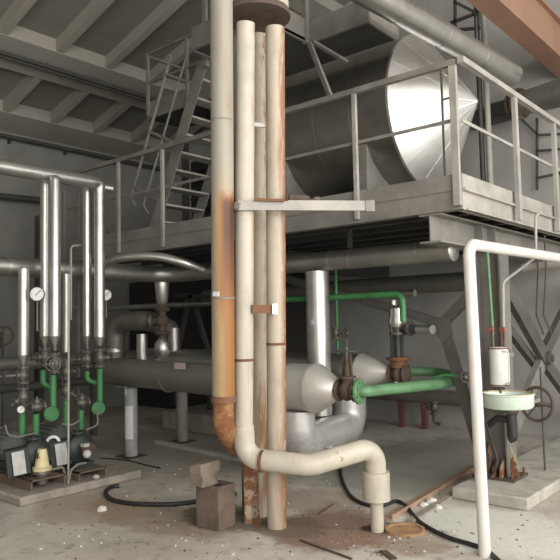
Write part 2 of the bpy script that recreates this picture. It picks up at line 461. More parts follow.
# carrying beam, columns, braces
t = T('floor_beam', 'grey steel beam with open end below the right edge of the mezzanine', 'beam')
t.p('beam', MB().hsec((-2.6, DY+.0, 2.372), (-2.6, YE, 2.372), .25, .2, .016, .012), m_steel)
st = MB()
for yy in (5.95, 6.25): st.lo((-2.69, yy-.006, 2.27), (-2.51, yy+.006, 2.475))
t.p('stiffener', st, m_steel)
t.done()
t = T('floor_beam', 'dark steel beam crossing under the mezzanine left of the rusty pipes', 'beam')
t.p('floor_beam', MB().hsec((-5.3, DY+.3, 2.372), (-5.3, YE, 2.372), .25, .2, .016, .012), m_steel_dark); t.done()

def column(x, y, label, top=2.245, full=True):
    t = T('column', label, 'column')
    z0 = .13 if full else 0.0
    t.p('shaft', MB().hsec((x, y, z0), (x, y, top), .25, .22, .018, .012, (1, 0, 0)), m_shaft)
    t.p('base_plate', MB().lo((x-.2, y-.18, z0-.025), (x+.2, y+.18, z0)), m_rustdark)
    if full:
        for dx, h in ((-.07, .3), (.0, .16), (.07, .18)):
            t.p('gusset', MB().prism([(x+dx-.012, y-.008, z0), (x+dx-.012, y-.17, z0), (x+dx-.012, y-.15, z0+h*.45), (x+dx-.012, y-.03, z0+h)], (.02, 0, 0)), m_stand)
        t.p('gusset', MB().prism([(x+.128, y-.06, z0), (x+.2, y-.06, z0), (x+.19, y-.06, z0+.12), (x+.128, y-.06, z0+.28)], (0, .016, 0)), m_stand)
        bo = MB()
        for dx in (-.17, .17):
            for dy in (-.15, .15): bo.cyl((x+dx, y+dy, z0), (x+dx, y+dy, z0+.05), .014, seg=6)
        t.p('anchor_bolts', bo, m_rust)
    t.p('cap_plate', MB().lo((x-.15, y-.12, top), (x+.15, y+.12, top+.002)), m_col)
    return t.done()
CX, CY = -2.5, 6.1
column(CX, CY, 'dark grey steel column with rusty gusset foot on the pale plinth')

def channel(mb, p0, p1, w, h, ref):
    p0, p1 = V(p0), V(p1); ax, u, v2 = frame(p1-p0, ref)
    mb.bar(p0, p1, w, .012, u)
    for s in (1, -1): mb.bar(p0+v2*s*(w/2-.006)-u*h/2, p1+v2*s*(w/2-.006)-u*h/2, .012, h, u)
    return mb
# portal brace in the front plane
J = P(441, 324, y=CY)
t = T('knee_brace', 'grey bolted steel brace forking from a plate left of the column', 'brace')
t.p('lower_arm', channel(MB(), J, P(480, 452, y=CY), .1, .07, (0, -1, 0)), m_col)
t.p('upper_arm', channel(MB(), J+V((.02, .015, .02)), P(485, 279, y=CY), .1, .05, (0, -1, 0)), m_col)
t.p('long_arm', channel(MB(), J+V((0, .03, 0)), V((-5.25, CY+.03, 2.17)), .09, .05, (0, -1, 0)), m_col)
t.p('gusset_plate', MB().prism([J+V((-.13, -.02, .02)), J+V((.1, -.02, .1)), J+V((.13, -.02, -.1)), J+V((.02, -.02, -.2))], (0, .012, 0)), m_col)
t.done()
# X brace in the side plane
J2 = P(547, 358, x=CX)
y2 = 2*J2.y-CY
t = T('cross_brace', 'heavy grey X brace with round pin joint right of the column', 'brace')
def sidearm(a, b, w=.12): return channel(MB(), a, b, w, .06, (1, 0, 0))
t.p('arm', sidearm(V((CX, CY+.14, 2.1)), J2, .17), m_col)
t.p('arm', sidearm(J2-V((.0, 0, .05)), V((CX, y2, .25)), .15), m_col)
t.p('arm', sidearm(V((CX-.02, CY+.2, .3)), J2+V((-.02, 0, -.02)), .16), m_steel, label='wide plate arm')
t.p('arm', sidearm(J2+V((-.02, 0, .02)), V((CX-.02, y2, 2.0)), .15), m_col)
t.p('arm', sidearm(V((CX-.09, CY+.16, 1.75)), V((CX-.09, J2.y+.1, .98)), .09), m_col)
t.p('pin', MB().cyl(J2+V((-.02, 0, 0)), J2+V((.05, 0, 0)), .075), m_col)
t.p('pin_cap', MB().cyl(J2+V((.051, 0, 0)), J2+V((.075, 0, 0)), .035), m_col)
t.done()
ph = MB().lo((-2.7, 5.48, 0), (-2.02, 8.9, .104))
one('column_plinth', 'low pale concrete plinth under the steel column', 'plinth', ph, m_concl, bevel=.015)

# ================================================================== big drum on the deck
DA = V((0, 6.8, 3.98)); R = .88
t = T('storage_drum', 'large horizontal metal drum with shiny cone end on the mezzanine', 'tank')
xr = -3.5
bd = MB().lathe((xr, DA.y, DA.z), (-1, 0, 0), [(0, R), (2.3, R)], 64)
for i in range(1, 5): bd.ring((xr-i*.5, DA.y, DA.z), (1, 0, 0), R+.003, .03, 64)
t.p('shell', bd, m_drum)
# cone of folded sheet gores
cn = MB().lathe((xr, DA.y, DA.z), (1, 0, 0), [(0, R+.012), (.03, R+.012), (.64, .0)], 56)
for i in range(14):
    a = 2*math.pi*i/14; q = V((xr+.03, DA.y+math.cos(a)*(R+.012), DA.z+math.sin(a)*(R+.012)))
    cn.bar(q, V((xr+.63, DA.y+math.cos(a)*.02, DA.z+math.sin(a)*.02)), .008, .003, (1, 0, 0))
ci = t.p('cone_end', cn, m_cone)
t.p('cone_end', MB().lathe((xr-2.3, DA.y, DA.z), (-1, 0, 0), [(0, R), (.15, 0.05)], 14), m_drum, label='far cone end')
t.p('rim_band', MB().lathe((xr-.04, DA.y, DA.z), (1, 0, 0), [(0, R+.006), (.035, R+.006)], 64), m_drum)
for xx in (-3.95, -5.1):
    sp = []
    for i in range(9):
        a = math.radians(-150+120*i/8); sp.append((xx, DA.y+math.cos(a)*(R+.004), DA.z+math.sin(a)*(R+.004)))
    sp = [(xx, DA.y+.78, 2.685)] + sp[::-1] + [(xx, DA.y-.78, 2.685)]
    t.p('saddle', MB().prism(sp, (.12, 0, 0)), m_steel)
t.done()
cl = MB(); 
for (a, b) in (((441, 70), (443, 165)), ((455, 75), (456, 168))):
    q0, q1 = P(*a, y=5.9), P(*b, y=5.9); q1 = V((q0.x, 5.9, 2.685)); cl.cyl(q0, q1, .012, seg=8)
cl.bar(V((P(441, 70, y=5.9).x, 5.9, P(441, 100, y=5.9).z)), V((P(455, 75, y=5.9).x, 5.9, P(441, 100, y=5.9).z)), .015, .015)
one('sight_tubes', 'pair of thin dark tubes standing before the shiny cone', 'tube', cl, m_steel_dark)

# ================================================================== upper walkway and stair
UZ = 4.6
AX = -5.2
t = T('upper_walkway', 'dark grey steel walkway high above the drum with box edge beams', 'walkway')
for a, b in (((AX, 5.5, UZ), (-3.4, 6.06, UZ+.03)), ((AX, 4.75, UZ), (-4.16, 5.5, UZ+.03)), ((-7.5, 5.95, UZ), (-6.0, 6.6, UZ+.03)), ((-6.0, 5.95, UZ), (AX, 6.06, UZ+.03))):
    t.p('deck_plate', MB().lo(a, b), m_steel_dark)
def fas(a, b, m=m_steel, lab=None): t.p('edge_beam', MB().lo(a, b), m, label=lab)
fas((-4.16, 5.47, UZ-.01), (-3.4, 5.5, UZ+.24)); fas((-3.43, 5.5, UZ-.01), (-3.4, 6.06, UZ+.24), m_steel_light, 'end beam in lit tone')  # end beam faces the light; its lit tone is in the paint
fas((-4.19, 4.75, UZ-.01), (-4.16, 5.47, UZ+.24)); fas((AX, 4.72, UZ-.01), (-4.16, 4.75, UZ+.24)); fas((AX-.03, 4.75, UZ-.01), (AX, 5.1, UZ+.24))
fas((-7.5, 5.92, UZ-.01), (AX, 5.95, UZ+.24)); fas((-7.53, 5.95, UZ-.01), (-7.5, 6.6, UZ+.24))
q = V((-4.15, 5.46, UZ))
t.p('brace', MB().bar(q, P(331, 98, y=5.72), .06, .03), m_steel)
t.p('brace', MB().bar(q+V((.05, 0, -.01)), P(347, 62, y=5.85), .05, .03), m_steel)
t.p('hanger', MB().lo((-4.2, 5.40, UZ-.02), (-4.14, 5.46, 5.9)), m_steel)
for x in (-7.45, -6.6, -5.75): t.p('post', MB().lo((x-.02, 5.88, UZ+.02), (x+.02, 5.92, UZ+.95)), m_steel)
for zz in (.93, .5): t.p('rail', MB().lo((-7.5, 5.885, UZ+zz), (-5.7, 5.915, UZ+zz+.035)), m_steel)
t.p('rail', MB().bar((-7.45, 5.93, UZ+.92), (-7.45, 6.6, UZ+.92), .03, .035), m_steel)
for x in (-5.0, -3.9): t.p('post', MB().lo((x-.02, 6.02, UZ+.03), (x+.02, 6.06, UZ+.95)), m_steel)
t.p('rail', MB().lo((AX, 6.02, UZ+.93), (-3.4, 6.06, UZ+.97)), m_steel)
t.p('support_leg', MB().lo((-7.42, 6.5, 2.685), (-7.34, 6.58, UZ)), m_steel_dark)
t.done()
# steep stair
ys0, ys1 = 5.2, 5.85
b0 = P(151, 225, y=ys0); b0.z = 2.685; t0 = P(203, 62, y=ys0)
t = T('steep_stair', 'steep grey steel stair rising from the mezzanine to the upper walkway', 'stairs')
for yy in (ys0, ys1): t.p('stringer', MB().bar((b0.x, yy, b0.z+.0), (t0.x, yy, t0.z), .012, .17, (1, 0, 0)), m_steel)
dirn = (V((t0.x, ys0, t0.z))-V((b0.x, ys0, b0.z)))
nt = 10
for i in range(1, nt):
    c = V((b0.x, 0, b0.z)) + V((dirn.x, 0, dirn.z))*(i/nt)
    t.p('tread', MB().lo((c.x-.09, ys0+.008, c.z-.015), (c.x+.09, ys1-.008, c.z+.01)), m_steel_light)
nrm = V((-dirn.z, 0, dirn.x)).normalized()
h0, h1 = V((b0.x, ys0, b0.z)), V((t0.x, ys0, t0.z))
for off, rr in ((.62, .02), (.33, .014)):
    a, b = h0+nrm*off+dirn*.15, h1+nrm*off
    t.p('handrail', MB().tube([a+V((.1, 0, -.12)), a, b], rr, .03, 8), m_steel)
for s in (.22, .55, .88):
    a = h0+dirn*s; t.p('baluster', MB().bar(a, a+nrm*.62, .03, .03), m_steel)
t.done()
nx = P(208, 62, y=ys0).x
pb = MB().lo((nx-.03, ys0-.06, t0.z-.08), (nx+.03, ys0-.02, 6.4)); pb.lo((nx-.04, ys0-.07, t0.z-.1), (nx+.04, ys0-.014, t0.z-.02))
one('newel_post', 'tall grey steel post at the head of the steep stair', 'post', pb, m_steel)
# light lattice frame above the drum
t = T('lattice_frame', 'thin dark steel lattice frame high above the drum cone', 'frame')
lx = lambda px, py: P(px, py, y=7.9)
for a, b in (((455, -20), (455, 62)), ((478, -20), (478, 45)), ((455, 2), (478, 14)), ((446, 25), (474, 14)), ((455, 30), (480, 28)), ((455, 28), (478, 44))):
    t.p('bar', MB().bar(lx(*a), lx(*b), .035, .035), m_steel_dark)
t.done()

# pipes beyond the railing
for px, rr, mt, lab in ((482, .035, m_steel_dark, 'dark vertical standpipe on the mezzanine right of the cone tip'), (489, .04, m_steel_light, 'pale vertical standpipe on the mezzanine, second right of the cone tip')):
    a = P(px, 150, y=8.3)
    one('standpipe', lab, 'pipe', MB().tube([(a.x, a.y, 2.685), (a.x, a.y, 6.6)], rr, seg=12), mt)
t = T('duct_run', 'dark thick flanged pipe behind the right railing posts', 'pipe')
a, b = P(520, 104, y=8.55), P(600, 82, y=8.2)
dd = (b-a).normalized()
t.p('pipe', MB().cyl(a, b, .15, .2), m_jackdark); 
t.p('flange', MB().flange(a, dd, .21, .05, 8), m_rustdark); t.p('flange', MB().flange(a-dd*.09, dd, .19, .04, 8), m_rustdark)
t.p('end_piece', MB().cyl(a-dd*.5, a-dd*.12, .11), m_steel_dark)
t.done()
a = P(488, 108, y=8.8); b = P(522, 112, y=8.6)
t = T('box_duct', 'dark rectangular duct behind the second railing bay', 'duct')
t.p('box_duct', MB().bar(P(470, 122, y=8.85), P(517, 108, y=8.85), .25, .2), m_steel_dark); t.done()
t = T('wall_bracket', 'dark thin wall bracket frame seen between the right railing posts', 'bracket')
for a, b in (((537, 118), (537, 190)), ((537, 135), (562, 134)), ((537, 151), (562, 149)), ((520, 118), (537, 134)), ((537, 178), (575, 170))):
    t.p('bar', MB().bar(P(*a, y=9.0), P(*b, y=9.0), .03, .03), m_steel_dark)
t.done()

# silver pipe overhead at the right, brown girder
pz = 4.4
a, b = P(343, -22, z=pz), P(511, 74, z=pz)
t = T('overhead_pipe', 'shiny silver pipe high at upper right crossing before the drum', 'pipe')
dd = (b-a).normalized()
pm = MB().cyl(a, b, .125, seg=28); 
for s in (.25, .5, .75): pm.ring(a.lerp(b, s), dd, .128, .02, 28)
pm.lathe(b, dd, [(0, .125), (.05, .12), (.09, .1), (.12, .06), (.125, 0)], 28)
t.p('jacket', pm, jacket('overhead_jacket', (.55, .54, .51), .32, .25, .9))
t.p('hanger_rod', MB().cyl(a.lerp(b, .74)+V((0, 0, .1)), V((a.lerp(b, .74).x, a.lerp(b, .74).y, roofz(-2.8)+.1)), .012, seg=6), m_steel_dark)
t.done()
g0, gz = P(465, 0, z=4.8), 4.8
gx0, gx1 = -2.66, -2.41
t = T('crane_girder', 'brown painted overhead girder crossing the upper right corner', 'girder')
t.p('web_box', MB().lo((gx0+.0, 2.5, gz), (gx1, YB-.02, gz+.42)), m_girder)
t.p('flange', MB().lo((gx0-.05, 2.5, gz+.42), (gx1+.05, YB-.02, gz+.45)), m_girder)
t.done()

# ================================================================== rusty pipe group in the middle
hc = P(257, 17, d=5.12)
t = T('pipe_header', 'rust-rimmed round header at top centre from which cream pipes drop', 'pipe header')
t.p('barrel', MB().lathe((hc.x, hc.y, hc.z+.001), (0, 0, 1), [(0, .2), (0, .245), (.05, .25), (1.4, .25)], 40), m_cream)
t.p('rim', MB().lathe((hc.x, hc.y, hc.z-.012), (0, 0, 1), [(0, .235), (.0, .262), (.02, .264), (.05, .256)], 40), m_rustdark, label='rusted rim')
t.done()
# pipe A (jacketed)
aD = 4.85
aT, aB = P(222, -15, d=aD), P(223.5, 400, d=aD)
aT = V((aT.x, aT.y, 4.6))
rA = 11.4*aD/F
zA = lambda py: P(222, py, d=aD).z-aB.z+.5
ma = side_rust('stained_jacket', (.43, .3, .15), 0, [(-1, 1.75, -.02, .03, 1.2, (.3, .14, .04)), (zA(300)-.3, zA(186), -.055, .01, 1.9, (.3, .125, .035)), (zA(270)-.35, zA(190), -.02, .03, 1.9, (.17, .06, .02)), (zA(216)-.42, zA(194), -.01, .025, 2.4, (.075, .026, .01))], 0, (zA(230), zA(140), (.32, .3, .25)), rt0.dot(aT-aB)/(aT.z-aB.z))
t = T('insulated_riser', 'thick riser with grey jacket turning rusty orange lower, leftmost of the central pipes', 'pipe')
pm = MB().cyl(aB, aT, rA, seg=32)
ax = (aT-aB).normalized()
t.at = aB
t.p('jacket', pm, ma)
for py in (120, 298): 
    z = P(222, py, d=aD).z; t.p('jacket_seam', MB().ring(aB.lerp(aT, (z-aB.z)/(aT.z-aB.z)), ax, rA+.004, .012, 32), m_steel, 0)
t.p('paper_tag', MB().bar(P(213, 294, d=aD-rA*.7), P(219, 294, d=aD-rA-.01), .006, .035), m_paper)
t.p('elbow', MB().tube([aB+V((0, 0, -.001)), P(223.5, 427, d=aD), P(236, 446, d=5.15)], rA*.93, .14, 24), m_elbow)
t.p('rust_collar', MB().ring(aB+V((0, 0, .01)), ax, rA+.006, .05, 32), m_rust)
t.done()
# pipe B with the floor bend
rB = .072
bT = P(245.5, 24, d=4.98); bB = P(243.5, 425, d=4.95)
mbm = side_rust('cream_riser_paint', (.5, .465, .39), 0, [(1.2, 3.3, .02, .06, .5, (.42, .24, .12))], .3, None, rt0.dot(bT-bB)/(bT.z-bB.z))
t = T('cream_riser', 'cream riser bending at the bottom to the floor drain, front pipe of the central group', 'pipe')
t.at = bB
t.p('riser', MB().cyl(bB, bT, rB, seg=28), mbm)
ks = MB(); z = P(243, 360, d=4.95).z; ks.ring(bB.lerp(bT, (z-bB.z)/(bT.z-bB.z)), (0, 0, 1), rB+.004, .02, 28)
t.p('weld_ring', ks, m_rust)
ft = P(377.5, 531, z=0); 
pts = [bB, P(244, 452, d=4.95), P(268, 463, d=4.82), P(310, 464, d=4.78), P(352, 453, d=4.86)]
top = V((ft.x, ft.y, P(377.5, 448, d=4.94).z))
el = MB().tube([bB+V((0, 0, -.001)), P(245.5, 458, d=4.94), P(310, 465.5, d=4.76), V((top.x, top.y, top.z)), V((ft.x, ft.y, .36))], .079, .16, 28, n=12)
t.p('bend_pipe', el, m_bend)
zc0, zc1 = P(377, 501, d=4.94).z, P(377, 473, d=4.94).z
cm = MB().cyl((ft.x, ft.y, zc0), (ft.x, ft.y, zc1), .105, seg=28)
t.p('collar', cm, m_cream)
t.p('drop_pipe', MB().cyl((ft.x, ft.y, 0), (ft.x, ft.y, zc0), .05, seg=20), m_cream)
jn = P(266, 462, d=4.81); t.p('joint_ring', MB().ring(P(262.5, 461.2, d=4.87), P(310, 465.5, d=4.76)-P(245.5, 458, d=4.94), .0825, .02, 28), m_rust)
t.done()
# pipe C
rC = .0755
cF = P(277, 527, z=0); cT = P(275, 28, d=5.11)
mc = side_rust('peeling_riser_paint', (.48, .42, .335), 0, [(0, 1.2, -.02, .05, .5, (.3, .14, .07)), (2.3, 4.0, -.03, .05, .4, (.27, .12, .065))], .85, None, rt0.dot(cT-cF)/cT.z)
t = T('peeling_riser', 'cream riser with rust-eaten right edge standing on the floor, rightmost of the central pipes', 'pipe')
t.at = cF
t.p('peeling_riser', MB().cyl(cF, cT, rC, seg=28), mc); 
z = P(277, 344, d=5.1).z; t.p('weld_ring', MB().ring(cF.lerp(cT, z/cT.z), (0, 0, 1), rC+.004, .02, 28), m_rust)
t.done()
# pipe D behind, pipe E behind
dF, dT = P(260, 512, d=5.42), P(258.5, 24, d=5.42); dF.z = 0
one('shaded_riser', 'shaded cream riser seen in the gap between the two front cream pipes', 'pipe', MB().cyl(dF, dT, .062, seg=24), side_rust('shaded_riser_paint', (.55, .49, .38), 0, [(0, 1.6, -.08, .0, .6, (.3, .14, .06))], .3))
eF, eT = P(248, 500, d=5.5), P(236, 24, d=5.5); eF.z = 0
one('shaded_riser', 'slim dull riser showing between the grey jacketed pipe and the front cream pipe', 'pipe', MB().cyl(eF, eT, .05, seg=20), m_jackdark)
# support post below the bend, with sloping stay
sF = P(252, 522, z=0); sT = P(250, 452, d=5.17)
t = T('rusted_stand', 'rusted square stand with sloping foot below the cream pipe bend', 'support')
t.p('post', MB().bar((sF.x, sF.y, .0), (sF.x, sF.y, sT.z-.03), .1, .1, (1, .6, 0)), m_stand)
q = P(262, 526, z=0)
t.p('foot', MB().prism([(sF.x+.03, sF.y-.04, .0), (q.x+.02, q.y-.03, 0), (q.x-.02, q.y-.02, .09), (sF.x+.04, sF.y-.04, .23)], (-.05, .06, 0)), m_stand)
t.done()
# bracket
br0, br1 = P(238, 205.5, d=4.86), P(369, 209.5, d=4.97)
bz = br0.z; br1.z = bz-.005
t = T('support_bracket', 'pale steel angle bracket clamped across the central pipes pointing right', 'bracket')
t.p('angle', MB().bar(br0, br1, .012, .07).bar(br0.lerp(br1, .37)+V((-.02, .03, .036)), br1+V((-.02, .03, .036)), .08, .01), m_steel_light)
pb = P(243.5, 205, d=4.95)
t.p('rust_plate', MB().bar(P(254, 199.5, d=4.855), P(284, 200.5, d=4.87), .02, .02), m_rust)
t.p('clamp', MB().lathe((pb.x, pb.y, bz-.03), (0, 0, 1), [(0, rB+.016), (.06, rB+.016), (.06, rB+.006), (0, rB+.006), (0, rB+.016)], 24, False), m_steel_light)
t.p('clamp_ear', MB().bar(P(235.5, 205.5, d=4.87), P(240, 206, d=4.85), .03, .05), m_steel)
t.p('end_lug', MB().bar(br1+V((-.02, -.02, 0)), br1+V((.03, .03, 0)), .03, .085), m_steel)
t.done()
a, b = P(272, 197, d=4.97), P(306, 197.5, d=5.02); a.z = b.z = bz+.041+.03
dd = (b-a).normalized()
one('pipe_stub', 'short rusty pipe stub lying on the pale bracket', 'pipe offcut', MB().lathe(a+dd*.13, dd, [(0, .03), ((b-a).length-.13, .03), ((b-a).length-.13, .022), (.16, .02)], 16), m_rustdark)
c = P(317, 199, d=5.02); c.z = bz+.041+.02
one('wood_block', 'small tan block lying on the pale bracket beside the pipe stub', 'block', MB().box(c, (.045, .04, .04), .7), m_brick, bevel=.004)
a, b = P(252, 309, d=4.9), P(272, 309, d=4.97)
t = T('pipe_strap', 'small rusty strap with bright bolt tying two cream pipes halfway up', 'strap')
t.p('strap', MB().bar(a, b, .02, .065), m_rust)
t.p('bolt', MB().bar(P(272, 309, d=4.965), P(277, 309, d=4.975), .04, .075), m_bolt, label='bright bolt head')
t.done()
tr = P(257, 125, d=5.2)
one('tie_bar', 'short white tie bar between the cream pipes near the top', 'bar', MB().bar(P(253, 124.5, d=5.12), P(268, 126, d=5.12), .02, .03), m_white)

# ================================================================== vessels, silver loop and long pipe under the deck
V1Y, V1Z = 4.95, .97
x1 = P(316, 391, y=V1Y).x; xc = P(337, 392, y=V1Y).x
t = T('condensate_vessel', 'long horizontal grey insulated vessel with pale cone end, nearest of two', 'vessel')
t.p('shell', MB().cyl((x1-.46, V1Y, V1Z), (-7.1, V1Y, 1.03), .168, .168, 36), m_jackdark)
hd = MB().lathe((x1-.56, V1Y, V1Z), (1, 0, 0), [(.1, .17), (.16, .2), (.24, .223), (.3, .225), (.56, .225)], 36); t.p('head', hd, m_vcap)
t.p('cone_end', MB().lathe((x1, V1Y, V1Z), (1, 0, 0), [(0, .232), (.02, .232), (xc-x1-.01, .105), (xc-x1, .095), (xc-x1+.02, .07)], 36), m_vcap)
rg = MB()
for xx in (-4.75, -5.9): rg.ring((xx, V1Y, V1Z+.02), (1, 0, 0), .172, .03, 36)
t.p('band', rg, m_jackdark)
lb = P(180, 366, y=V1Y-.17)
t.p('label_plate', MB().bar(lb+V((-.09, -.005, 0)), lb+V((.09, -.005, 0)), .004, .07), m_tape)
t.done()
V2Y, V2Z = 6.0, 1.05
x2 = P(362, 373, y=V2Y).x; xc2 = P(389, 377, y=V2Y).x
t = T('condensate_vessel', 'grey insulated vessel with shiny cone end half hidden behind the nearer one', 'vessel')
t.p('shell', MB().cyl((x2, V2Y, V2Z), (-7.6, V2Y, 1.08), .185, .185, 36), m_jackdull)
t.p('cone_end', MB().lathe((x2, V2Y, V2Z), (1, 0, 0), [(0, .192), (.02, .192), (xc2-x2, .07), (xc2-x2+.02, .055)], 36), m_vcap)
t.done()
def leg(px, py, label, Y, ztop, paper=False):
    f = P(px, py, z=0); f.y = Y
    f.x = P(px, 400, y=Y).x
    t = T('pipe_support', label, 'leg', )
    t.p('post', MB().cyl((f.x, Y, .012), (f.x, Y, ztop-.02), .078, seg=24), paint('leg_paint', (.42, .42, .41), .5, .08, 5) if paper else m_steel)
    t.p('foot_plate', MB().lo((f.x-.14, Y-.14, 0), (f.x+.14, Y+.14, .012)), m_rustdark)
    t.p('cradle', MB().lo((f.x-.18, Y-.1, ztop-.02), (f.x+.12, Y+.1, ztop-.001)), m_steel)
    if paper:
        pp = MB(); 
        for z0, z1, a0, a1 in ((.22, .62, -100, -20), (.75, .88, -110, -75)):
            ring = [[V((f.x+math.cos(math.radians(a))*.0805, Y+math.sin(math.radians(a))*.0805, z)) for a in [a0+(a1-a0)*i/8 for i in range(9)]] for z in (z0, z1)]
            b = len(pp.v); pp.v += ring[0]+ring[1]
            for i in range(8): pp.f.append([b+i, b+i+1, b+10+i, b+9+i])
        t.p('paper_remnant', pp, m_paper, 0)
    return t.done()
leg(131, 453, 'grey pipe leg with torn white paper under the nearer vessel', V1Y+.02, 1.025-.168, True)
leg(182, 440, 'plain grey pipe leg standing behind, under the farther vessel', V2Y, 1.07-.185)

# silver U loop joining both vessels
uX = P(297, 420, y=V1Y).x; uX2 = P(350, 400, y=V2Y).x
t = T('silver_loop', 'shiny silver U-shaped duct hanging below the two vessels', 'duct')
pts = [V((uX, V1Y, V1Z-.225)), V((uX, V1Y, .43)), V((uX2, V2Y, .43)), V((uX2, V2Y, V2Z-.185))]
t.p('duct', MB().tube(pts, .175, .24, 32, n=8), m_loop)
path = fillet(pts, .24, 5)
for i in range(1, len(path)-1): t.p('seam', MB().ring(path[i], (path[i+1]-path[i-1]), .1765, .006, 32), m_loop, 0)
t.p('cock', MB().cyl(P(329, 451, y=5.2), P(331, 446, y=5.2), .014).cyl(P(327, 447, y=5.2), P(333, 450, y=5.2), .008), m_white)
t.done()
vp = P(318, 320, y=5.6)
rV = 11.8*7/F
LZ = 2.24
t = T('silver_downpipe', 'bright vertical silver pipe dropping from the long pipe between the vessels', 'pipe')
pm = MB().cyl((vp.x, 5.6, .612), (vp.x, 5.6, LZ-.107), rV, seg=32)
for py in (334, 300, 368): pm.ring((vp.x, 5.6, P(318, py, y=5.6).z), (0, 0, 1), rV+.002, .012, 32)
t.p('jacket', pm, m_jack)
t.p('tag', MB().bar(P(307, 322, y=5.6-rV*.8), P(313, 322, y=5.6-rV-.012), .004, .05), m_paper)
t.done()
# long pipe
lx0, lx1 = -6.7, P(452, 256, y=5.6).x
t = T('long_pipe', 'long grey jacketed pipe running below the mezzanine and bending left toward the camera', 'pipe')
cor = V((lx0, 5.6, 2.25)); end = V((lx1, 5.6, 2.23))
t.p('jacket', MB().tube([(lx0, 2.4, 2.25), cor, end], .104, .35, 32, n=10), m_jackdull)
for px in (332, 353, 420): t.p('seam', MB().ring((P(px, 258, y=5.6).x, 5.6, 2.237), (1, 0, 0), .1055, .012, 32), m_jack, 0)
for yy in (3.4, 4.4): t.p('seam', MB().ring((lx0, yy, 2.25), (0, 1, 0), .1055, .012, 32), m_jack, 0)
t.p('end_cap', MB().lathe(end, (1, 0, 0), [(0, .107), (.02, .107), (.03, .09), (.035, 0)], 32), m_jack)
t.p('hanger', MB().lo((P(350, 240, y=5.6).x-.02, 5.58, 2.35), (P(350, 240, y=5.6).x+.02, 5.62, 2.6)), m_steel_dark)
t.done()
t = T('bypass_bend', 'shiny grey loop pipe branching above the long pipe bend at centre left', 'pipe')
q = [P(98, 268, d=7.75), P(112, 260, d=7.7), P(135, 256.5, d=7.6), P(160, 257, d=7.55), P(184, 263, d=7.55), P(203, 270, d=7.7)]
t.p('bypass_bend', MB().tube(smooth(q), .05, 0, 20), m_jack); t.done()

# valves ------------------------------------------------------------
def valve(name, label, c, axis, r, wheel=None, wr=.08, length=.2, mat=m_cast, wmat=m_steel_dark, stem=.2, cat='valve', fmat=None):
    """flanged valve: body, two flanges, bonnet and stem toward `wheel`, spoked handwheel"""
    t = T(name, label, cat); c = V(c); ax = V(axis).normalized(); L = length
    t.p('body', MB().lathe(c-ax*L/2, ax, [(0, r*.55), (L*.2, r*.6), (L*.35, r*.85), (L*.5, r*.95), (L*.65, r*.85), (L*.8, r*.6), (L, r*.55)], 20), mat)
    for s in (-1, 1): t.p('flange', MB().flange(c+ax*s*(L/2-.01), ax, r, .018), fmat or mat)
    if wheel is not None:
        w = V(wheel).normalized()
        t.p('bonnet', MB().lathe(c, w, [(r*.5, r*.6), (r*1.1, r*.5), (r*1.1, r*.8), (r*1.3, r*.8), (r*1.35, r*.35), (stem*.75, r*.22)], 16), mat)
        t.p('stem', MB().cyl(c+w*stem*.6, c+w*(stem+.03), .01, seg=8), m_steel)
        hw = MB().torus(c+w*stem, w, wr, .008, 24, 6); _, u, v2 = frame(w)
        for i in range(4):
            a = math.pi/2*i; hw.bar(c+w*stem, c+w*stem+(u*math.cos(a)+v2*math.sin(a))*wr, .01, .01)
        hw.cyl(c+w*(stem-.015), c+w*(stem+.015), .016, seg=8)
        t.p('handwheel', hw, wmat)
    return t
# rusty gate valve on the nearer vessel
vx = (xc+.02 + P(354, 395, y=V1Y).x)/2
vc = V(((xc+.02+P(357, 395, y=V1Y).x)/2, V1Y, V1Z-.005))
vl = P(357, 395, y=V1Y).x-xc-.02
t = valve('gate_valve', 'rusty gate valve with flat handwheel on the cone of the nearer vessel', vc, (1, 0, 0), .1, (0, 0, 1), .11, vl, m_rustdark, m_steel_dark, .36)
yk = MB()
for s in (-1, 1): yk.bar(vc+V((s*.045, 0, .13)), vc+V((s*.03, 0, .33)), .02, .025)
t.p('yoke', yk, m_rustdark)
t.p('spindle', MB().cyl(vc+V((0, 0, .3)), vc+V((0, 0, .47)), .008, seg=8), m_steel_dark)
t.done()
# green loop pipe between the two valves
g0 = V((vc.x+vl/2+.02, V1Y, V1Z-.005)); g1 = g0+V((.1, .06, 0))
gz2 = V1Z
t = T('green_loop', 'bright green pipe looping from the near rusty valve back to the far one', 'pipe')
pA = P(441, 384, z=V1Z-.01); pB = P(458, 378, z=V1Z); pC = P(425, 371, z=V1Z); v2c = P(400, 366, y=V2Y)
t.p('pipe', MB().tube([g0, g0+V((.05, .02, 0)), pA, P(464, 378, z=V1Z), P(438, 372, y=7.0), P(396, 371.5, y=6.75)], .052, .14, 20), m_greenl)
t.p('flange', MB().flange(g0+V((.005, 0, 0)), (1, .15, 0), .115, .03, 8), m_greenl)
t.done()
# far valve stack
v2 = V((xc2+.02+.1, V2Y, V2Z-.01))
t = valve('gate_valve', 'rusty flanged valve topped by silver sections on the farther vessel', v2, (1, 0, 0), .1, None, .1, .19, m_rustdark)
t.p('bonnet', MB().cyl(v2+V((0, 0, .06)), v2+V((0, 0, .14)), .09).cyl(v2+V((0, 0, .14)), v2+V((0, 0, .17)), .125, seg=12), m_rust)
yk = MB()
for s in (-1, 1): yk.bar(v2+V((s*.05, 0, .17)), v2+V((s*.05, 0, .4)), .025, .03)
yk.cyl(v2+V((0, 0, .17)), v2+V((0, 0, .42)), .03); t.p('yoke', yk, m_steel_dark)
t.p('collar', MB().lathe(v2+V((0, 0, .40)), (0, 0, 1), [(0, .09), (.03, .09), (.03, .05), (.1, .06)], 20), m_cast)
t.p('silver_bonnet', MB().lathe(v2+V((0, 0, .48)), (0, 0, 1), [(0, .08), (.06, .1), (.12, .08), (.2, .085), (.21, .06)], 20), m_jack)
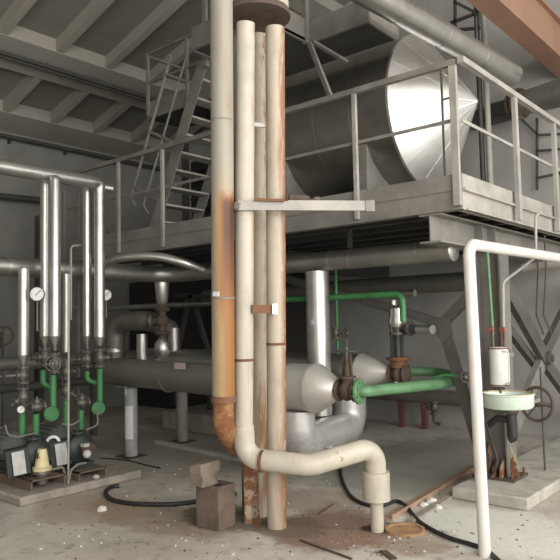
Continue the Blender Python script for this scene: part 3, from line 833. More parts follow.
t.p('side_branch', MB().cyl(v2+V((.05, 0, .47)), v2+V((.27, -.06, .46)), .04, seg=14).flange(v2+V((.17, -.035, .465)), (1, -.25, 0), .075), m_steel_dark)
t.p('branch_pipe', MB().cyl(v2+V((.27, -.06, .46)), v2+V((.46, -.11, .455)), .045, seg=16), m_jack)
t.done()
one('silver_pipe', 'slim silver vertical pipe on the wall behind the far rusty valve', 'pipe', MB().cyl((P(394, 340, y=6.6).x, 6.6, P(394, 388, y=6.6).z), (P(394, 340, y=6.6).x, 6.6, P(394, 300, y=6.6).z), .045, seg=16), m_jack)
# thin green pipe
gp = [P(262, 296.5, y=5.75), P(395, 297, y=5.75), P(402.5, 297.5, y=5.75), P(402.5, 322, y=5.75)]
gp[1].z = gp[2].z = gp[0].z = P(340, 297, y=5.75).z
gp = [gp[0], gp[2], V((gp[2].x, 5.75, gp[3].z))]
one('green_water_pipe', 'thin green pipe running level behind the pipes then turning down', 'pipe', MB().tube(gp, .033, .09, 16), m_green)
t = valve('wall_valve', 'small dark valve with handwheel beside the bright silver downpipe', P(336, 333, y=5.95), (0, 0, 1), .045, (1, .1, 0), .05, .13, m_cast, m_steel_dark, .12); t.done()
a = P(332, 333, y=5.95)
one('green_drop_pipe', 'thin dark green pipe dropping behind the bright silver downpipe', 'pipe', MB().cyl((a.x, 6.05, 0.01), (a.x, 6.05, 2.4), .018, seg=10), m_green)
# dark background run with red posts, and drain valve
q0, q1 = P(385, 393, y=8.7), P(520, 398, y=8.7)
t = T('low_pipe_run', 'dark pipe carried on two red-brown posts behind the green loop', 'pipe')
t.p('pipe', MB().cyl(q0+V((-1.6, 0, .03)), V((q1.x, 8.7, q0.z-.03)), .11, seg=20), m_jackdark)
for px in (401, 424, 350):
    x = P(px, 400, y=8.7).x; t.p('post', MB().lo((x-.035, 8.66, 0), (x+.035, 8.74, q0.z-.08)), m_redpost)
t.done()
t = valve('drain_valve', 'small drain valve with red tap below the green loop', P(434, 408, y=7.2), (0, 0, 1), .05, (-1, -.3, 0), .05, .16, m_cast, m_rust, .13)
t.p('spout', MB().tube([P(434, 415, y=7.2), P(434, 422, y=7.2), P(440, 424, y=7.2)], .02, .03, 10), m_cast); t.done()
t = valve('drain_valve', 'small valve with wheel between green loop and white frame', P(468, 376, y=5.85), (1, 0, .1), .045, (.3, -1, 0), .05, .14, m_cast, m_cast, .1)
t.p('feed_pipe', MB().tube([P(462, 376, y=5.85), P(445, 375, y=5.85), P(432, 378, y=5.85)], .014, .03, 10), m_green); t.done()
one('wire_hoop', 'thin wire hoop leaning on the floor behind the silver loop', 'hoop', MB().torus(P(371, 437, z=.108), (.5, -1, .15), .1, .006, 28, 6), m_steel)

# ================================================================== white pipe frame, sink, heater
wf = P(485, 556, z=0); wt = P(475, 244, x=wf.x)
t = T('pipe_gate', 'white painted bent pipe frame standing at front right', 'pipe')
wtop = V((wf.x, wf.y, wt.z)); 
t.p('pipe', MB().tube([wf, V((wf.x-.03, wf.y+.0, wt.z)), V((wf.x+.02, 7.0, wt.z+.02)), V((wf.x+.02, 7.0, .0))], .041, .09, 20), m_white)
t.done()
sc_ = P(508, 402, y=5.62); sr = 25*5.65/F
t = T('wash_basin', 'round mint enamel basin with rusty rim mounted before the steel column', 'basin')
zt = P(508, 394, y=5.62).z; zb = zt-.125
pr = [(0, .15), (.012, sr*.93), (.03, sr*.98), (.12, sr), (.125, sr+.008), (.132, sr+.004), (.132, sr-.012), (.09, sr-.02), (.045, sr*.85), (.03, .02)]
t.p('bowl', MB().lathe((sc_.x, 5.62, zb), (0, 0, 1), pr, 40), m_enamel)
t.p('rim', MB().torus((sc_.x, 5.62, zt+.004), (0, 0, 1), sr-.006, .009, 40, 8), paint('rusty_rim', (.5, .42, .27), .6, .3, 9), 0, label='chipped rusty rim')
t.p('outlet', MB().lathe((sc_.x+.02, 5.62, zb-.05), (0, 0, 1), [(0, .03), (.02, .045), (.05, .05)], 16), m_cast)
t.p('trap', MB().tube([(sc_.x+.02, 5.62, zb-.05), (sc_.x+.03, 5.62, zb-.24), (sc_.x+.0, 5.62, zb-.25)], .045, .03, 16), m_black)
t.p('trap_arm', MB().tube([(sc_.x+.02, 5.62, zb-.1), (sc_.x-.1, 5.62, zb-.09), (sc_.x-.19, 5.64, zb-.16)], .03, .05, 14), m_black)
t.p('bracket', MB().lo((sc_.x+.12, 5.7, zb+.03), (sc_.x+.15, 5.99, zb+.06)), m_steel)
t.p('drain_hose', MB().tube([P(486, 423, y=5.6), P(491, 440, y=5.6), P(497, 458, y=5.6), P(494, 472, y=5.6), P(484, 482, y=5.6)], .012, .1, 10), m_black)
t.done()
t = T('black_bag', 'dark bag hanging low on the left of the column beside the white frame', 'bag')
c = P(481, 452, y=5.85)
t.p('black_bag', MB().lathe(c+V((0, 0, -.14)), (0, 0, 1), [(-.12, .03), (-.1, .05), (0, .07), (.1, .07), (.2, .05), (.3, .02), (.42, .008)], 14), m_black); t.done()
hc_ = P(499, 366, y=5.8); hr = 9.3*5.85/F
t = T('water_heater', 'small white rust-streaked cylindrical tank hung above the mint basin', 'water heater')
z0, z1 = P(499, 386, y=5.8).z, P(499, 347, y=5.8).z
t.p('tank', MB().lathe((hc_.x, 5.8, z0), (0, 0, 1), [(0, hr*.8), (.012, hr), (z1-z0-.012, hr), (z1-z0, hr*.8)], 28), m_heater)
rr = MB()
for z in (z0+.012, z1-.012): rr.torus((hc_.x, 5.8, z), (0, 0, 1), hr, .006, 28, 6)
t.p('rim', rr, m_rust)
t.p('side_pipe', MB().tube([(hc_.x+hr*.7, 5.74, z1-.03), (hc_.x+hr+.03, 5.74, z1-.04), (hc_.x+hr+.03, 5.74, z0+.04), (hc_.x+hr*.7, 5.76, z0+.02)], .007, .02, 8), m_heater)
t.p('spout', MB().cyl((hc_.x-.03, 5.78, z0-.06), (hc_.x-.03, 5.78, z0), .012).cyl((hc_.x+.01, 5.78, z0-.06), (hc_.x+.01, 5.78, z0), .012), m_rustdark)
t.p('mount', MB().lo((hc_.x-.03, 5.86, z1-.1), (hc_.x+.03, 6.09, z1-.06)), m_steel)
t.done()
g1, g2 = P(493, 340, y=5.8), P(503.5, 340, y=5.8)
t = T('green_feed_pipe', 'thin bright green vertical pipe feeding the white tank', 'pipe')
t.p('pipe', MB().cyl(V((g1.x, 5.8, P(493, 326, y=5.8).z)), V((g1.x-.02, 5.8, 2.23)), .014, seg=10), m_greenl)
t.p('coupling', MB().cyl(V((g1.x, 5.8, z1)), V((g1.x, 5.8, P(493, 326, y=5.8).z)), .011).cyl(V((g1.x, 5.8, P(493, 334, y=5.8).z)), V((g1.x, 5.8, P(493, 327, y=5.8).z)), .018), m_cast)
t.p('tap', MB().bar(V((g1.x-.035, 5.78, P(493, 330, y=5.8).z)), V((g1.x+.01, 5.78, P(493, 329, y=5.8).z)), .02, .03), m_red)
t.done()
t = T('thin_supply_pipe', 'thin grey supply pipe angled from the platform edge down to the white tank', 'pipe')
e0 = P(503.5, 327, y=5.8)
sp = [V((e0.x, 5.8, e0.z)), P(503, 282, y=5.8), P(536, 257, y=6.1), P(535.5, 216, y=6.1), P(541, 212, y=6.14)]
t.p('pipe', MB().tube(sp, .013, .05, 10), m_steel_light)
t.p('coupling', MB().cyl((e0.x, 5.8, z1), e0, .012), m_rust)
t.p('tap', MB().bar(V((e0.x-.03, 5.78, P(503, 330, y=5.8).z)), V((e0.x+.015, 5.78, P(503, 329, y=5.8).z)), .02, .03), m_red)
t.done()
hwc = P(537, 404, y=6.35); hax = V((-.15, -1, .1))
hw = MB().torus(hwc, hax, .155, .016, 36, 8); _, u, v_ = frame(hax)
for i in range(3):
    a = 2*math.pi*i/3+.4; hw.bar(hwc, hwc+(u*math.cos(a)+v_*math.sin(a))*.15, .018, .014)
t = T('large_handwheel', 'large dark rusty handwheel on a spindle right of the mint basin', 'handwheel')
t.p('wheel', hw, m_rustdark); t.p('hub', MB().cyl(hwc-hax*.03, hwc+hax*.03, .03), m_rustdark)
t.p('spindle', MB().cyl(hwc+hax*-.28, hwc, .014), m_steel_dark); t.done()
fr = P(545, 470, z=.104)
one('thin_rod', 'thin dark rod standing upright on the plinth right of the basin', 'rod', MB().cyl((fr.x, fr.y, .104), (fr.x, fr.y, 1.1), .01, seg=8), m_steel_dark)
t = T('cable_drops', 'thin dark cables hanging below the platform at far right', 'cable')
for px in (538, 546):
    a = P(px, 268, y=7.2); t.p('cable', MB().tube([a+V((0, 0, .35)), a, P(px-3+random.random()*4, 315, y=7.2), P(px+6, 335, y=7.2)], .009, .08, 8), m_rustdark)
t.done()
t = T('side_pipe', 'pale grey pipe running level behind the white frame top', 'pipe')
t.p('side_pipe', MB().cyl(P(523, 268, y=7.3), P(575, 262, y=7.3), .05, seg=16), m_steel_light); t.done()

# ================================================================== left pump set
XS = -5.63
sk = MB().lo((-8.3, 3.0, 0), (XS, 4.34, .085))
one('pump_plinth', 'low concrete plinth under the two pumps at left', 'plinth', sk, m_conc, bevel=.02)
HX = -6.3; HZ = 3.215
def Yp(px, py=300, x=HX): return P(px, py, x=x).y
yE = Yp(99.5, 260)
t = T('silver_header', 'shiny silver header pipe at upper left turning down into a vertical leg', 'pipe')
t.p('header', MB().tube([(HX, 2.2, HZ), (HX, yE-.1, HZ)], .078, seg=28), m_jack)
t.p('elbow', MB().tube([(HX, yE-.101, HZ), (HX, yE, HZ), (HX, yE, HZ-.12)], lambda s: .078-.02*s, .07, 28), m_jack)
zc = P(99, 337, x=HX).z
leg_ = MB().cyl((HX, yE, zc), (HX, yE, HZ-.119), .058, seg=28); leg_.ring((HX, yE, P(99, 246, x=HX).z), (0, 0, 1), .06, .01, 28)
t.p('down_leg', leg_, m_jack)
t.p('reducer', MB().cyl((HX, yE, zc-.1), (HX, yE, zc), .03, .058, 28), m_jackdull)
t.p('side_stub', MB().cyl((HX-.02, yE+.02, HZ-.03), (HX+.02, yE+.16, HZ-.04), .045, seg=16), m_jackdull)
t.done()
def dropper(px, X, r, ytop, ybot, label, domed=False, coned=True, seam=None, mat=None):
    y = Yp(px, (ytop+ybot)/2, X); z0 = P(px, ybot, x=X).z; z1 = P(px, ytop, x=X).z
    t = T('silver_dropper', label, 'pipe')
    b = MB().lathe((X, y, z0), (0, 0, 1), [(0, r), (z1-z0-(r if domed else 0), r)] + ([(z1-z0-r*.5, r*.88), (z1-z0-r*.1, r*.5), (z1-z0, .005)] if domed else []), 28)
    if seam: b.ring((X, y, P(px, seam, x=X).z), (0, 0, 1), r+.002, .01, 28)
    t.p('jacket', b, mat or m_jack)
    if coned: t.p('reducer', MB().cyl((X, y, z0-.09), (X, y, z0), r*.5, r, 28), m_jackdull)
    t.p('stub', MB().cyl((X, y, z0-.15), (X, y, z0-.089), .025, seg=16), m_cast)
    t.done()
    return V((X, y, z0-.15))
dA = dropper(55, -6.18, .058, 175, 336, 'front silver vertical pipe of the left pair below the header', True, True, 240)
dB = dropper(45, -6.42, .05, 183, 336, 'rear silver vertical pipe of the left pair, slightly thinner', False, True, 241)
dC = dropper(87, -6.46, .05, 187, 336, 'thinner silver vertical pipe just left of the header down leg', False, True, 245)
dD = dropper(23.5, -6.3, .055, 269, 355, 'short silver vertical pipe at far left below the long pipe')
dE = dropper(66, -6.35, .04, 274, 352, 'slim dull vertical pipe between the two silver pairs', False, False, None, m_jackdull)
dF_ = V((HX, yE, zc-.1))
TO = V((1, -.75, .1))          # toward the room's open side
CAMD = V((.76, -.62, 0))
def stack(d, items, label):
    pass
# valves under each dropper: (anchor, pixel row of body, wheel direction...)
def zpx(px, py, X): return P(px, py, x=X).z
valve('inlet_valve', 'grey valve with handwheel to the left below the far left silver pipe', (dD.x, dD.y, zpx(23, 375, -6.3)), (0, 0, 1), .06, (-.1, -1, 0), .06, .17, stem=.2).done()
valve('strainer', 'grey flanged strainer with slanted leg, second fitting under the far left pipe', (dD.x, dD.y, zpx(23, 397, -6.3)), (0, 0, 1), .06, (-.35, -.75, -.6), .001, .19, stem=.1, cat='strainer').done()
valve('inlet_valve', 'grey valve under the rear pipe of the left silver pair', (dB.x, dB.y, zpx(45, 357, dB.x)), (0, 0, 1), .07, (-.1, -1, .0), .03, .18, stem=.14).done()
valve('inlet_valve', 'grey valve with round wheel facing out below the left silver pair', (dA.x, dA.y, zpx(55, 363, dA.x)), (0, 0, 1), .06, CAMD, .075, .2, stem=.12, wmat=m_cast).done()
valve('inlet_valve', 'grey valve at the foot of the slim dull pipe', (dE.x, dE.y, zpx(66, 372, dE.x)), (0, 0, 1), .05, (-.2, 1, 0), .05, .16, stem=.14).done()
valve('strainer', 'grey strainer under the slim dull pipe, below its valve', (dE.x, dE.y, zpx(66, 391, dE.x)), (0, 0, 1), .055, (.2, .8, -.5), .001, .17, stem=.09, cat='strainer').done()
valve('inlet_valve', 'grey valve below the thinner pipe of the right silver pair', (dC.x, dC.y, zpx(87, 359, dC.x)), (0, 0, 1), .07, (.0, -1, .0), .03, .18, stem=.14).done()
valve('inlet_valve', 'grey double flanged valve under the header down leg', (dF_.x, dF_.y, zpx(99, 358, HX)), (0, 0, 1), .065, (.4, .9, 0), .04, .2, stem=.13).done()
# green pipes to the pumps
def gpipe(pts, r, label, flg=None, name='green_pump_pipe'):
    t = T(name, label, 'pipe')
    t.p('pipe', MB().tube(pts, r, .06, 16), m_green)
    if flg: t.p('flange', MB().flange(flg[0], flg[1], flg[2], .03, 8), m_green)
    return t.done()
X = -6.18
gA = dA.y; zA = zpx(52, 412, X)
gpipe([(X, gA-.02, zpx(52, 375, X)), (X, gA-.02, zA+.02), (X+.05, gA-.06, zA-.02)], .034, 'green pipe from the round-wheel valve down to a green disc flange', ((X+.06, gA-.07, zA-.01), CAMD, .075))
valve('check_valve', 'grey check valve beside the left green disc flange', (X-.02, Yp(38, 407, X), zpx(38, 407, X)), (.1, 1, 0), .06, (0, 0, 1), .001, .15, stem=.07, cat='valve').done()
gpipe([(X-.02, Yp(37, 420, X), zpx(37, 414, X)), (X-.02, Yp(37, 420, X), .47)], .034, 'green pipe dropping from the left check valve into the left pump')
gpipe([(-6.42, dB.y-.02, zpx(42, 370, -6.42)), (-6.42, dB.y-.02, zpx(42, 385, -6.42)), (-6.36, dB.y+.1, zpx(48, 388, -6.4))], .03, 'short green bend under the rear pipe of the left pair')
gpipe([(dD.x, dD.y-.01, zpx(22, 409, -6.3)), (dD.x, dD.y-.01, .45)], .034, 'green pipe behind the small gauge at far left')
gpipe([(dE.x, dE.y, zpx(66, 400, dE.x)), (dE.x, dE.y, .45)], .034, 'dark shaded green pipe behind the thin grey post')
gC = yE; zC = zpx(95, 407, HX)
gpipe([(HX, gC, zpx(98, 369, HX)), (HX, gC, zC+.02), (HX+.05, gC-.05, zC-.02)], .034, 'green pipe from the header leg valve down to the right green disc flange', ((HX+.06, gC-.06, zC-.01), CAMD, .075))
valve('check_valve', 'grey check valve beside the right green disc flange', (HX-.02, Yp(83, 403, HX), zpx(83, 403, HX)), (.1, 1, 0), .06, (0, 0, 1), .001, .15, stem=.07).done()
gpipe([(HX-.02, Yp(82, 420, HX), zpx(82, 410, HX)), (HX-.02, Yp(82, 420, HX), .47)], .034, 'green pipe dropping from the right check valve into the right pump')
gpipe([(-6.46, dC.y, zpx(88, 371, -6.46)), (-6.46, dC.y, zpx(90, 380, -6.46)), (-6.4, dC.y+.1, zpx(94, 383, -6.46))], .03, 'short green bend under the thinner pipe of the right pair')
one('thin_post', 'thin light grey conduit post rising before the left pipes from the pump plinth', 'post', MB().cyl((XS-.12, P(68.3, 440, x=XS-.12).y, .085), (XS-.12, P(68.8, 300, x=XS-.12).y, zpx(68.8, 274, XS-.12)), .0105, seg=10), m_steel_light)
# gauges
def gauge(px, py, X, r, label, stemlen=.1, face=CAMD):
    c = P(px, py, x=X); w = face.normalized()
    t = T('pressure_gauge', label, 'gauge')
    t.p('case', MB().lathe(c-w*.03, w, [(0, r*.9), (.005, r), (.036, r), (.036, r*.9), (.028, r*.88)], 28), m_steel_dark)
    t.p('dial', MB().lathe(c-w*.002, w, [(0, r*.9), (.003, r*.9)], 28), m_dialw)
    _, u, v2 = frame(w)
    nd = MB().bar(c+w*.004-u*r*.2+v2*r*.2, c+w*.004+u*r*.5-v2*r*.5, r*.09, .002, w)
    for i in range(9):
        a = math.radians(-130+260*i/8); dq = u*math.cos(a)+v2*math.sin(a)
        nd.bar(c+w*.003+dq*r*.68, c+w*.003+dq*r*.82, r*.05, .002, w)
    t.p('needle', nd, m_black, 1)
    t.p('stem', MB().cyl(c-w*.015-V((0, 0, r)), c-w*.015-V((0, 0, r+stemlen)), .01, seg=8), m_cast)
    return t.done()
gauge(37, 294, -6.15, .075, 'white round pressure gauge between the left silver pipes', .3)
gauge(106, 295, -6.5, .07, 'white gauge half hidden behind the right silver down leg', .2)
gauge(21, 409.5, -6.2, .04, 'small white gauge low at far left above a green pipe', .02)
# pumps: base channel, motor, pump casing, name box
def pump(y0, y1, xf, label, cone, zt):
    yc = (y0+y1)/2; zb = .086; 
    t = T('pump_unit', label, 'pump')
    ch = MB(); ch.lo((xf-1.15, y0, zb+zt-.012), (xf, y1, zb+zt)); ch.lo((xf-1.15, y0, zb), (xf, y0+.014, zb+zt)); ch.lo((xf-1.15, y1-.014, zb), (xf, y1, zb+zt))
    t.p('base_frame', ch, m_frame)
    z = zb+zt
    # pump casing at the front: volute + bearing + discharge
    cx = xf-.22
    t.p('volute', MB().lathe((cx-.09, yc, z+.19), (1, 0, 0), [(0, .05), (.02, .13), (.05, .15), (.11, .15), (.14, .12), (.16, .06)], 24), m_greend)
    t.p('discharge', MB().cyl((cx-.02, yc-.02, z+.28), (cx-.02, yc-.02, z+.35), .05).flange((cx-.02, yc-.02, z+.35), (0, 0, 1), .085, .025), m_greend)
    t.p('suction', MB().cyl((cx+.07, yc, z+.19), (cx+.14, yc, z+.19), .055).flange((cx+.14, yc, z+.19), (1, 0, 0), .075, .02), m_rustdark if not cone else m_greend)
    t.p('pump_foot', MB().lo((cx-.08, yc-.1, z), (cx+.08, yc+.1, z+.06)), m_greend)
    # motor behind
    mo = MB().lathe((cx-.8, yc, z+.22), (1, 0, 0), [(0, .08), (.02, .15), (.1, .155), (.45, .155), (.5, .12), (.62, .06)], 24)
    for i in range(20):
        a = 2*math.pi*i/20; d = V((0, math.cos(a), math.sin(a))); mo.bar(V((cx-.68, yc, z+.22))+d*.16, V((cx-.36, yc, z+.22))+d*.16, .006, .03, d)
    t.p('motor', mo, m_motor)
    t.p('motor_cowl', MB().lathe((cx-.88, yc, z+.22), (1, 0, 0), [(0, .13), (.02, .16), (.14, .165)], 24), m_jackdull)
    t.p('motor_foot', MB().lo((cx-.7, yc-.12, z), (cx-.35, yc+.12, z+.09)), m_greend)
    # leaning box with grey plate toward the room
    bxr = Matrix.Rotation(.5, 3, 'Z') @ Matrix.Rotation(.12, 3, 'Y')
    c = V((cx+.02, y0-.06, z+.15))
    return t, c, cx, yc, z
yf0, yf1 = P(31, 490, x=-5.75).y, P(65.5, 486, x=-5.75).y
t, c, cx, yc, z = pump(yf0, yf1, -5.75, 'left pump on rusty channel base with cream cone cup', True, .095)
cp = P(41, 462, x=-5.8); cp.z = z
i = t.p('oil_pot', MB().lathe(P(42, 474, x=-5.84), (0, 0, 1), [(-.09, .05), (0, .06), (.01, .09), (.05, .085)], 20), m_cast)
t.p('cone_cup', MB().lathe(P(42, 470, x=-5.84), (0, 0, 1), [(0, .088), (.03, .09), (.035, .07), (.18, .045), (.2, .04)], 20), m_yell, i, label='cream cone cup')
pl = P(19, 463, x=-5.85); m3 = Matrix.Rotation(-.35, 3, 'Z') @ Matrix.Rotation(.12, 3, 'X')
t.p('terminal_box', MB().box(pl+V((-.09, .03, 0)), (.14, .2, .24), m=m3), m_greend)
t.p('name_plate', MB().box(pl, (.012, .11, .215), m=m3), m_plate, len(t.parts)-1)
t.p('side_rail', MB().tube([P(50, 470, x=-5.8), P(63, 467, x=-5.8), P(66, 478, x=-5.8)], .012, .03, 10), m_steel)
t.done()
yf0, yf1 = P(79, 478, x=-5.72).y, P(106.5, 474, x=-5.72).y
t, c, cx, yc, z = pump(yf0, yf1, -5.72, 'right pump on rusty channel base with white face plug', False, .085)
pl = P(61.5, 454, x=-5.95)
t.p('terminal_box', MB().box(pl+V((-.09, .03, 0)), (.14, .2, .24), m=m3), m_greend)
t.p('name_plate', MB().box(pl, (.012, .11, .215), m=m3), m_plate, len(t.parts)-1)
t.p('face_plug', MB().ball(P(87, 454, x=-5.68), .042).box(P(85, 445, x=-5.7), (.06, .06, .03)), m_plate, label='pale face plug')
t.p('drain_tube', MB().tube([P(86, 463, x=-5.68), P(78, 464, x=-5.66), P(71, 470, x=-5.66), P(69, 480, x=-5.66)], .011, .05, 10), m_steel)
t.done()
c = P(53, 443, x=-6.05)
t = T('coupling_ring', 'white ring of a coupling between the two pumps', 'coupling')
t.p('ring', MB().torus(c, CAMD, .06, .016, 24, 8), m_dialw); t.p('shaft', MB().cyl(c-CAMD*.07, c+CAMD*.02, .035), m_black)
t.p('rest', MB().lo((c.x-.08, c.y-.03, .086), (c.x-.02, c.y+.04, c.z-.03)), m_greend); t.done()
one('small_stone', 'small grey stone on the pump plinth in front of the right base', 'stone', MB().ball(P(96, 477, x=-5.68)+V((0, 0, .0)), .035, (0, 0, 1), .7, 8), m_concl)
t = T('tubing', 'thin grey tubing looping around the left pump connections', 'tube')
for pts in (((5, 425), (8, 435), (18, 437), (36, 433)), ((62, 424), (72, 425), (80, 420)), ((97, 410), (98, 425), (86, 430))):
    t.p('tube', MB().tube([P(a, b, x=-6.05) for a, b in pts], .009, .05, 8), m_steel)
t.done()
# wall-side handwheel at far left
hc2 = P(3, 336, x=-8.2); hw = MB().torus(hc2, (.9, -.3, 0), .12, .014, 28, 6)
_, u, v_ = frame((.9, -.3, 0))
for i in range(4): hw.bar(hc2, hc2+(u*math.cos(i*1.571)+v_*math.sin(i*1.571))*.12, .014, .014)
t = T('wall_handwheel', 'dark rusty handwheel at the far left edge behind the pipes', 'handwheel')
t.p('wheel', hw, m_rustdark); t.p('spindle', MB().cyl(hc2, hc2+V((-.25, .08, 0)), .018), m_steel_dark)
t.p('stand', MB().cyl((hc2.x-.25, hc2.y+.08, 0), (hc2.x-.25, hc2.y+.08, hc2.z+.05), .05), m_steel_dark); t.done()
# low background pipes left
a, b = P(-30, 374, x=-8.4), P(40, 374, x=-8.4)
t = T('wall_run', 'grey low pipe run behind the left pumps', 'pipe')
t.p('pipe', MB().tube([V((-8.4, 2.5, 1.12)), V((-8.4, 7.2, 1.12))], .09, seg=16), m_jackdark)
t.p('pipe', MB().tube([V((-8.4, 2.5, .8)), V((-8.4, 7.2, .8))], .06, seg=16), m_steel_dark, label='thinner lower pipe')
for yy in (3.6, 5.6): t.p('post', MB().lo((-8.44, yy-.04, 0), (-8.36, yy+.04, 1.03)), m_steel_dark)
t.done()

# ================================================================== pipes behind the vessels, left of the risers
Yb = 5.75
def Bp(px, py, y=5.45): return P(px, py, y=y)
def arch(): pass
t = T('silver_elbow_pipe', 'thick dusty pipe arching over and down behind the right silver leg', 'pipe')
t.p('pipe', MB().tube([Bp(115, 362, 5.6), Bp(116, 322, 5.6), Bp(152, 320, 5.6), Bp(170, 330, 6.0)], .135, .22, 24), m_jackdark)
sm = MB(); sm.ring(Bp(115.2, 350, 5.6), (0, 0, 1), .138, .05, 24); t.p('band', sm, m_jack, label='shiny band')
t.done()
t = T('bottle_valve', 'silver bottle-shaped fitting with dark valve above the nearer vessel', 'valve')
c0 = Bp(162, 290, 5.5)
def L(py, px=162): return Bp(px, py, 5.5).z
t.p('upper_bottle', MB().lathe((c0.x, 5.5, 0), (0, 0, 1), [(L(306), .03), (L(302), .075), (L(284), .095), (L(281), .095)], 24), m_jack)
t.p('neck', MB().cyl((c0.x, 5.5, L(312)), (c0.x, 5.5, L(306)), .06).flange((c0.x, 5.5, L(309.5)), (0, 0, 1), .1, .025).flange((c0.x, 5.5, L(333)), (0, 0, 1), .1, .025).cyl((c0.x, 5.5, L(340)), (c0.x, 5.5, L(305)), .05), m_rustdark)
t.p('valve_body', MB().ball((c0.x, 5.5, L(321)), .09), m_rustdark)
t.p('bonnet', MB().lathe((c0.x, 5.5, L(321)), (-.8, -.5, 0), [(.05, .06), (.12, .05), (.12, .1), (.15, .11), (.19, .09), (.22, .03)], 20), m_cast)
t.p('lower_bottle', MB().lathe((c0.x, 5.5, 0), (0, 0, 1), [(L(357), .07), (L(352), .105), (L(343), .1), (L(338), .05)], 24), m_jack)
t.done()
c1 = Bp(142, 347, 5.7)
one('silver_stub', 'short bright silver stub pipe between the arching pipe and the bottle fitting', 'pipe', MB().cyl((c1.x, 5.7, Bp(142, 362, 5.7).z), (c1.x, 5.7, Bp(142, 334, 5.7).z), .075, seg=20), m_jack)
c1 = Bp(171, 343, 5.9)
one('silver_stub', 'short dull stub pipe half hidden behind the bottle fitting', 'pipe', MB().cyl((c1.x, 5.95, 1.1), (c1.x, 5.95, Bp(171, 328, 5.95).z), .08, seg=20), m_jackdull)
t = T('back_pipe', 'thin shiny level pipe in the dark above the arching pipe', 'pipe')
q0 = P(106, 308.5, y=6.4); q1 = P(212, 306, y=6.4); q1.z = q0.z
t.p('back_pipe', MB().tube([q0, q1+V((3.2, 0, 0))], .04, seg=14), m_jackdull); t.done()
t = T('back_pipe', 'dark thick level pipe in the shade under the mezzanine', 'pipe')
t.p('back_pipe', MB().tube([(-8.1, 7.6, 2.05), (-3, 7.6, 2.05)], .12, seg=16), m_jackdark); t.done()
t = T('trestle', 'dark steel trestle in the shade left of the rusty risers', 'frame')
for a, b in (((178, 350), (190, 295)), ((208, 350), (192, 295)), ((176, 295), (212, 297))): t.p('bar', MB().bar(P(*a, y=7.0), P(*b, y=7.0), .06, .06), m_steel_dark)
for x in (176, 209): 
    a = P(x, 350, y=7.0); t.p('leg', MB().lo((a.x-.03, 6.97, .281), (a.x+.03, 7.03, a.z)), m_steel_dark)
t.done()
# dark blocks added far back to stand in for deep shade
t = T('shade_block', 'dark block added to deepen the shade behind the arching pipe', 'dark block')
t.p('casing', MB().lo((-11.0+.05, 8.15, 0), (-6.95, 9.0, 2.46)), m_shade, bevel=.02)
for i in range(5): t.p('block_panel', MB().lo((-10.8+i*.76, 8.12, .5), (-10.2+i*.76, 8.149, 1.9)), m_shade)
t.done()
t = T('louvred_shade_box', 'dark louvred box added as shade on the mezzanine behind the steep stair', 'housing')
t.p('housing_box', MB().lo((-8.1, 7.3, 2.685), (-6.15, 8.3, 4.3)), m_shade)  # dark box added behind the louvres to carry the shade there
lv = MB()
for i in range(9): lv.bar((-8.05, 7.26, 2.85+i*.16), (-6.2, 7.26, 2.85+i*.16), .07, .02, (0, .5, 1))
t.p('louvres', lv, m_steel_dark)
t.done()
# dark frame and ladder at left
t = T('wall_ladder', 'grey ladder behind the left silver pipes by the wall', 'ladder')
lxp = -8.6
for px in (64, 78): 
    y = P(px, 215, x=lxp).y; t.p('stile', MB().lo((lxp-.02, y-.02, 1.9), (lxp+.02, y+.02, 3.6)), m_steel)
y0, y1 = P(64, 215, x=lxp).y, P(78, 215, x=lxp).y
for i in range(7): t.p('rung', MB().cyl((lxp, y0, 2.05+i*.22), (lxp, y1, 2.05+i*.22), .013, seg=8), m_steel)
t.p('foot_bracket', MB().lo((lxp-.05, y0, 1.86), (lxp+.05, y1, 1.9)), m_steel)
for px in (64, 78):
    y = P(px, 215, x=lxp).y; t.p('leg', MB().lo((lxp-.02, y-.02, 0), (lxp+.02, y+.02, 1.86)), m_steel)
t.done()
y = P(39.5, 215, x=-9.2).y
one('steel_post', 'dark steel post by the left wall behind the left silver pair', 'post', MB().hsec((-9.2, y, 0), (-9.2, y, 3.3), .12, .1, .01, .008, (1, 0, 0)), m_steel_dark)
one('small_bend_pipe', 'thin grey bent pipe beside the slim dull pipe', 'pipe', MB().tube([P(71, 320, x=-6.52), P(71, 246, x=-6.52), P(82, 245, x=-6.56)], .012, .05, 10), m_steel_light)
# low plinth and kerb behind
one('back_plinth', 'low rough concrete block base in the shade under the vessels', 'plinth', MB().lo((-8.0, 6.55, 0), (-5.2, 7.9, .28)), m_conc, bevel=.02)
a, b = P(157, 443, z=0), P(250, 463, z=0)
kb = MB().bar(a+V((0, 0, .02)), b+(b-a)*.45+V((0, 0, .02)), .08, .04); one('floor_kerb', 'pale straight kerb strip on the floor behind the stacked blocks', 'kerb', kb, m_concl)

# ================================================================== things on the floor
bc = P(215, 529, z=0)
# hollow block
rzb = .62
c0, c1, c2 = P(219, 532, z=0), P(241, 523, z=0), P(202, 528, z=0)
hb = P(215.5, 530, z=0)
ew = (c1-c0); el_ = (c2-c0)
zh = .335
t = T('hollow_block', 'brown hollow concrete block standing upright on the floor', 'block')
o0 = c0; hu = ew.normalized(); hv = V((-hu.y, hu.x, 0)); wu, wv = .2, .24
def hp(a, b, z): return o0+hu*a+hv*b+V((0, 0, z))
mb = MB(); th = .03
outer = [(0, 0), (wu, 0), (wu, wv), (0, wv)]; inner = [(th, th), (wu-th, th), (wu-th, wv-th), (th, wv-th)]
rings = [[hp(a, b, 0) for a, b in outer], [hp(a, b, zh) for a, b in outer], [hp(a, b, zh) for a, b in inner], [hp(a, b, .03) for a, b in inner]]
mb.loft(rings)
t.p('hollow_block', mb, m_brick, bevel=.006); t.done()
br = MB(); bc2 = hp(.0, .15, zh+.0)
random.seed(3)
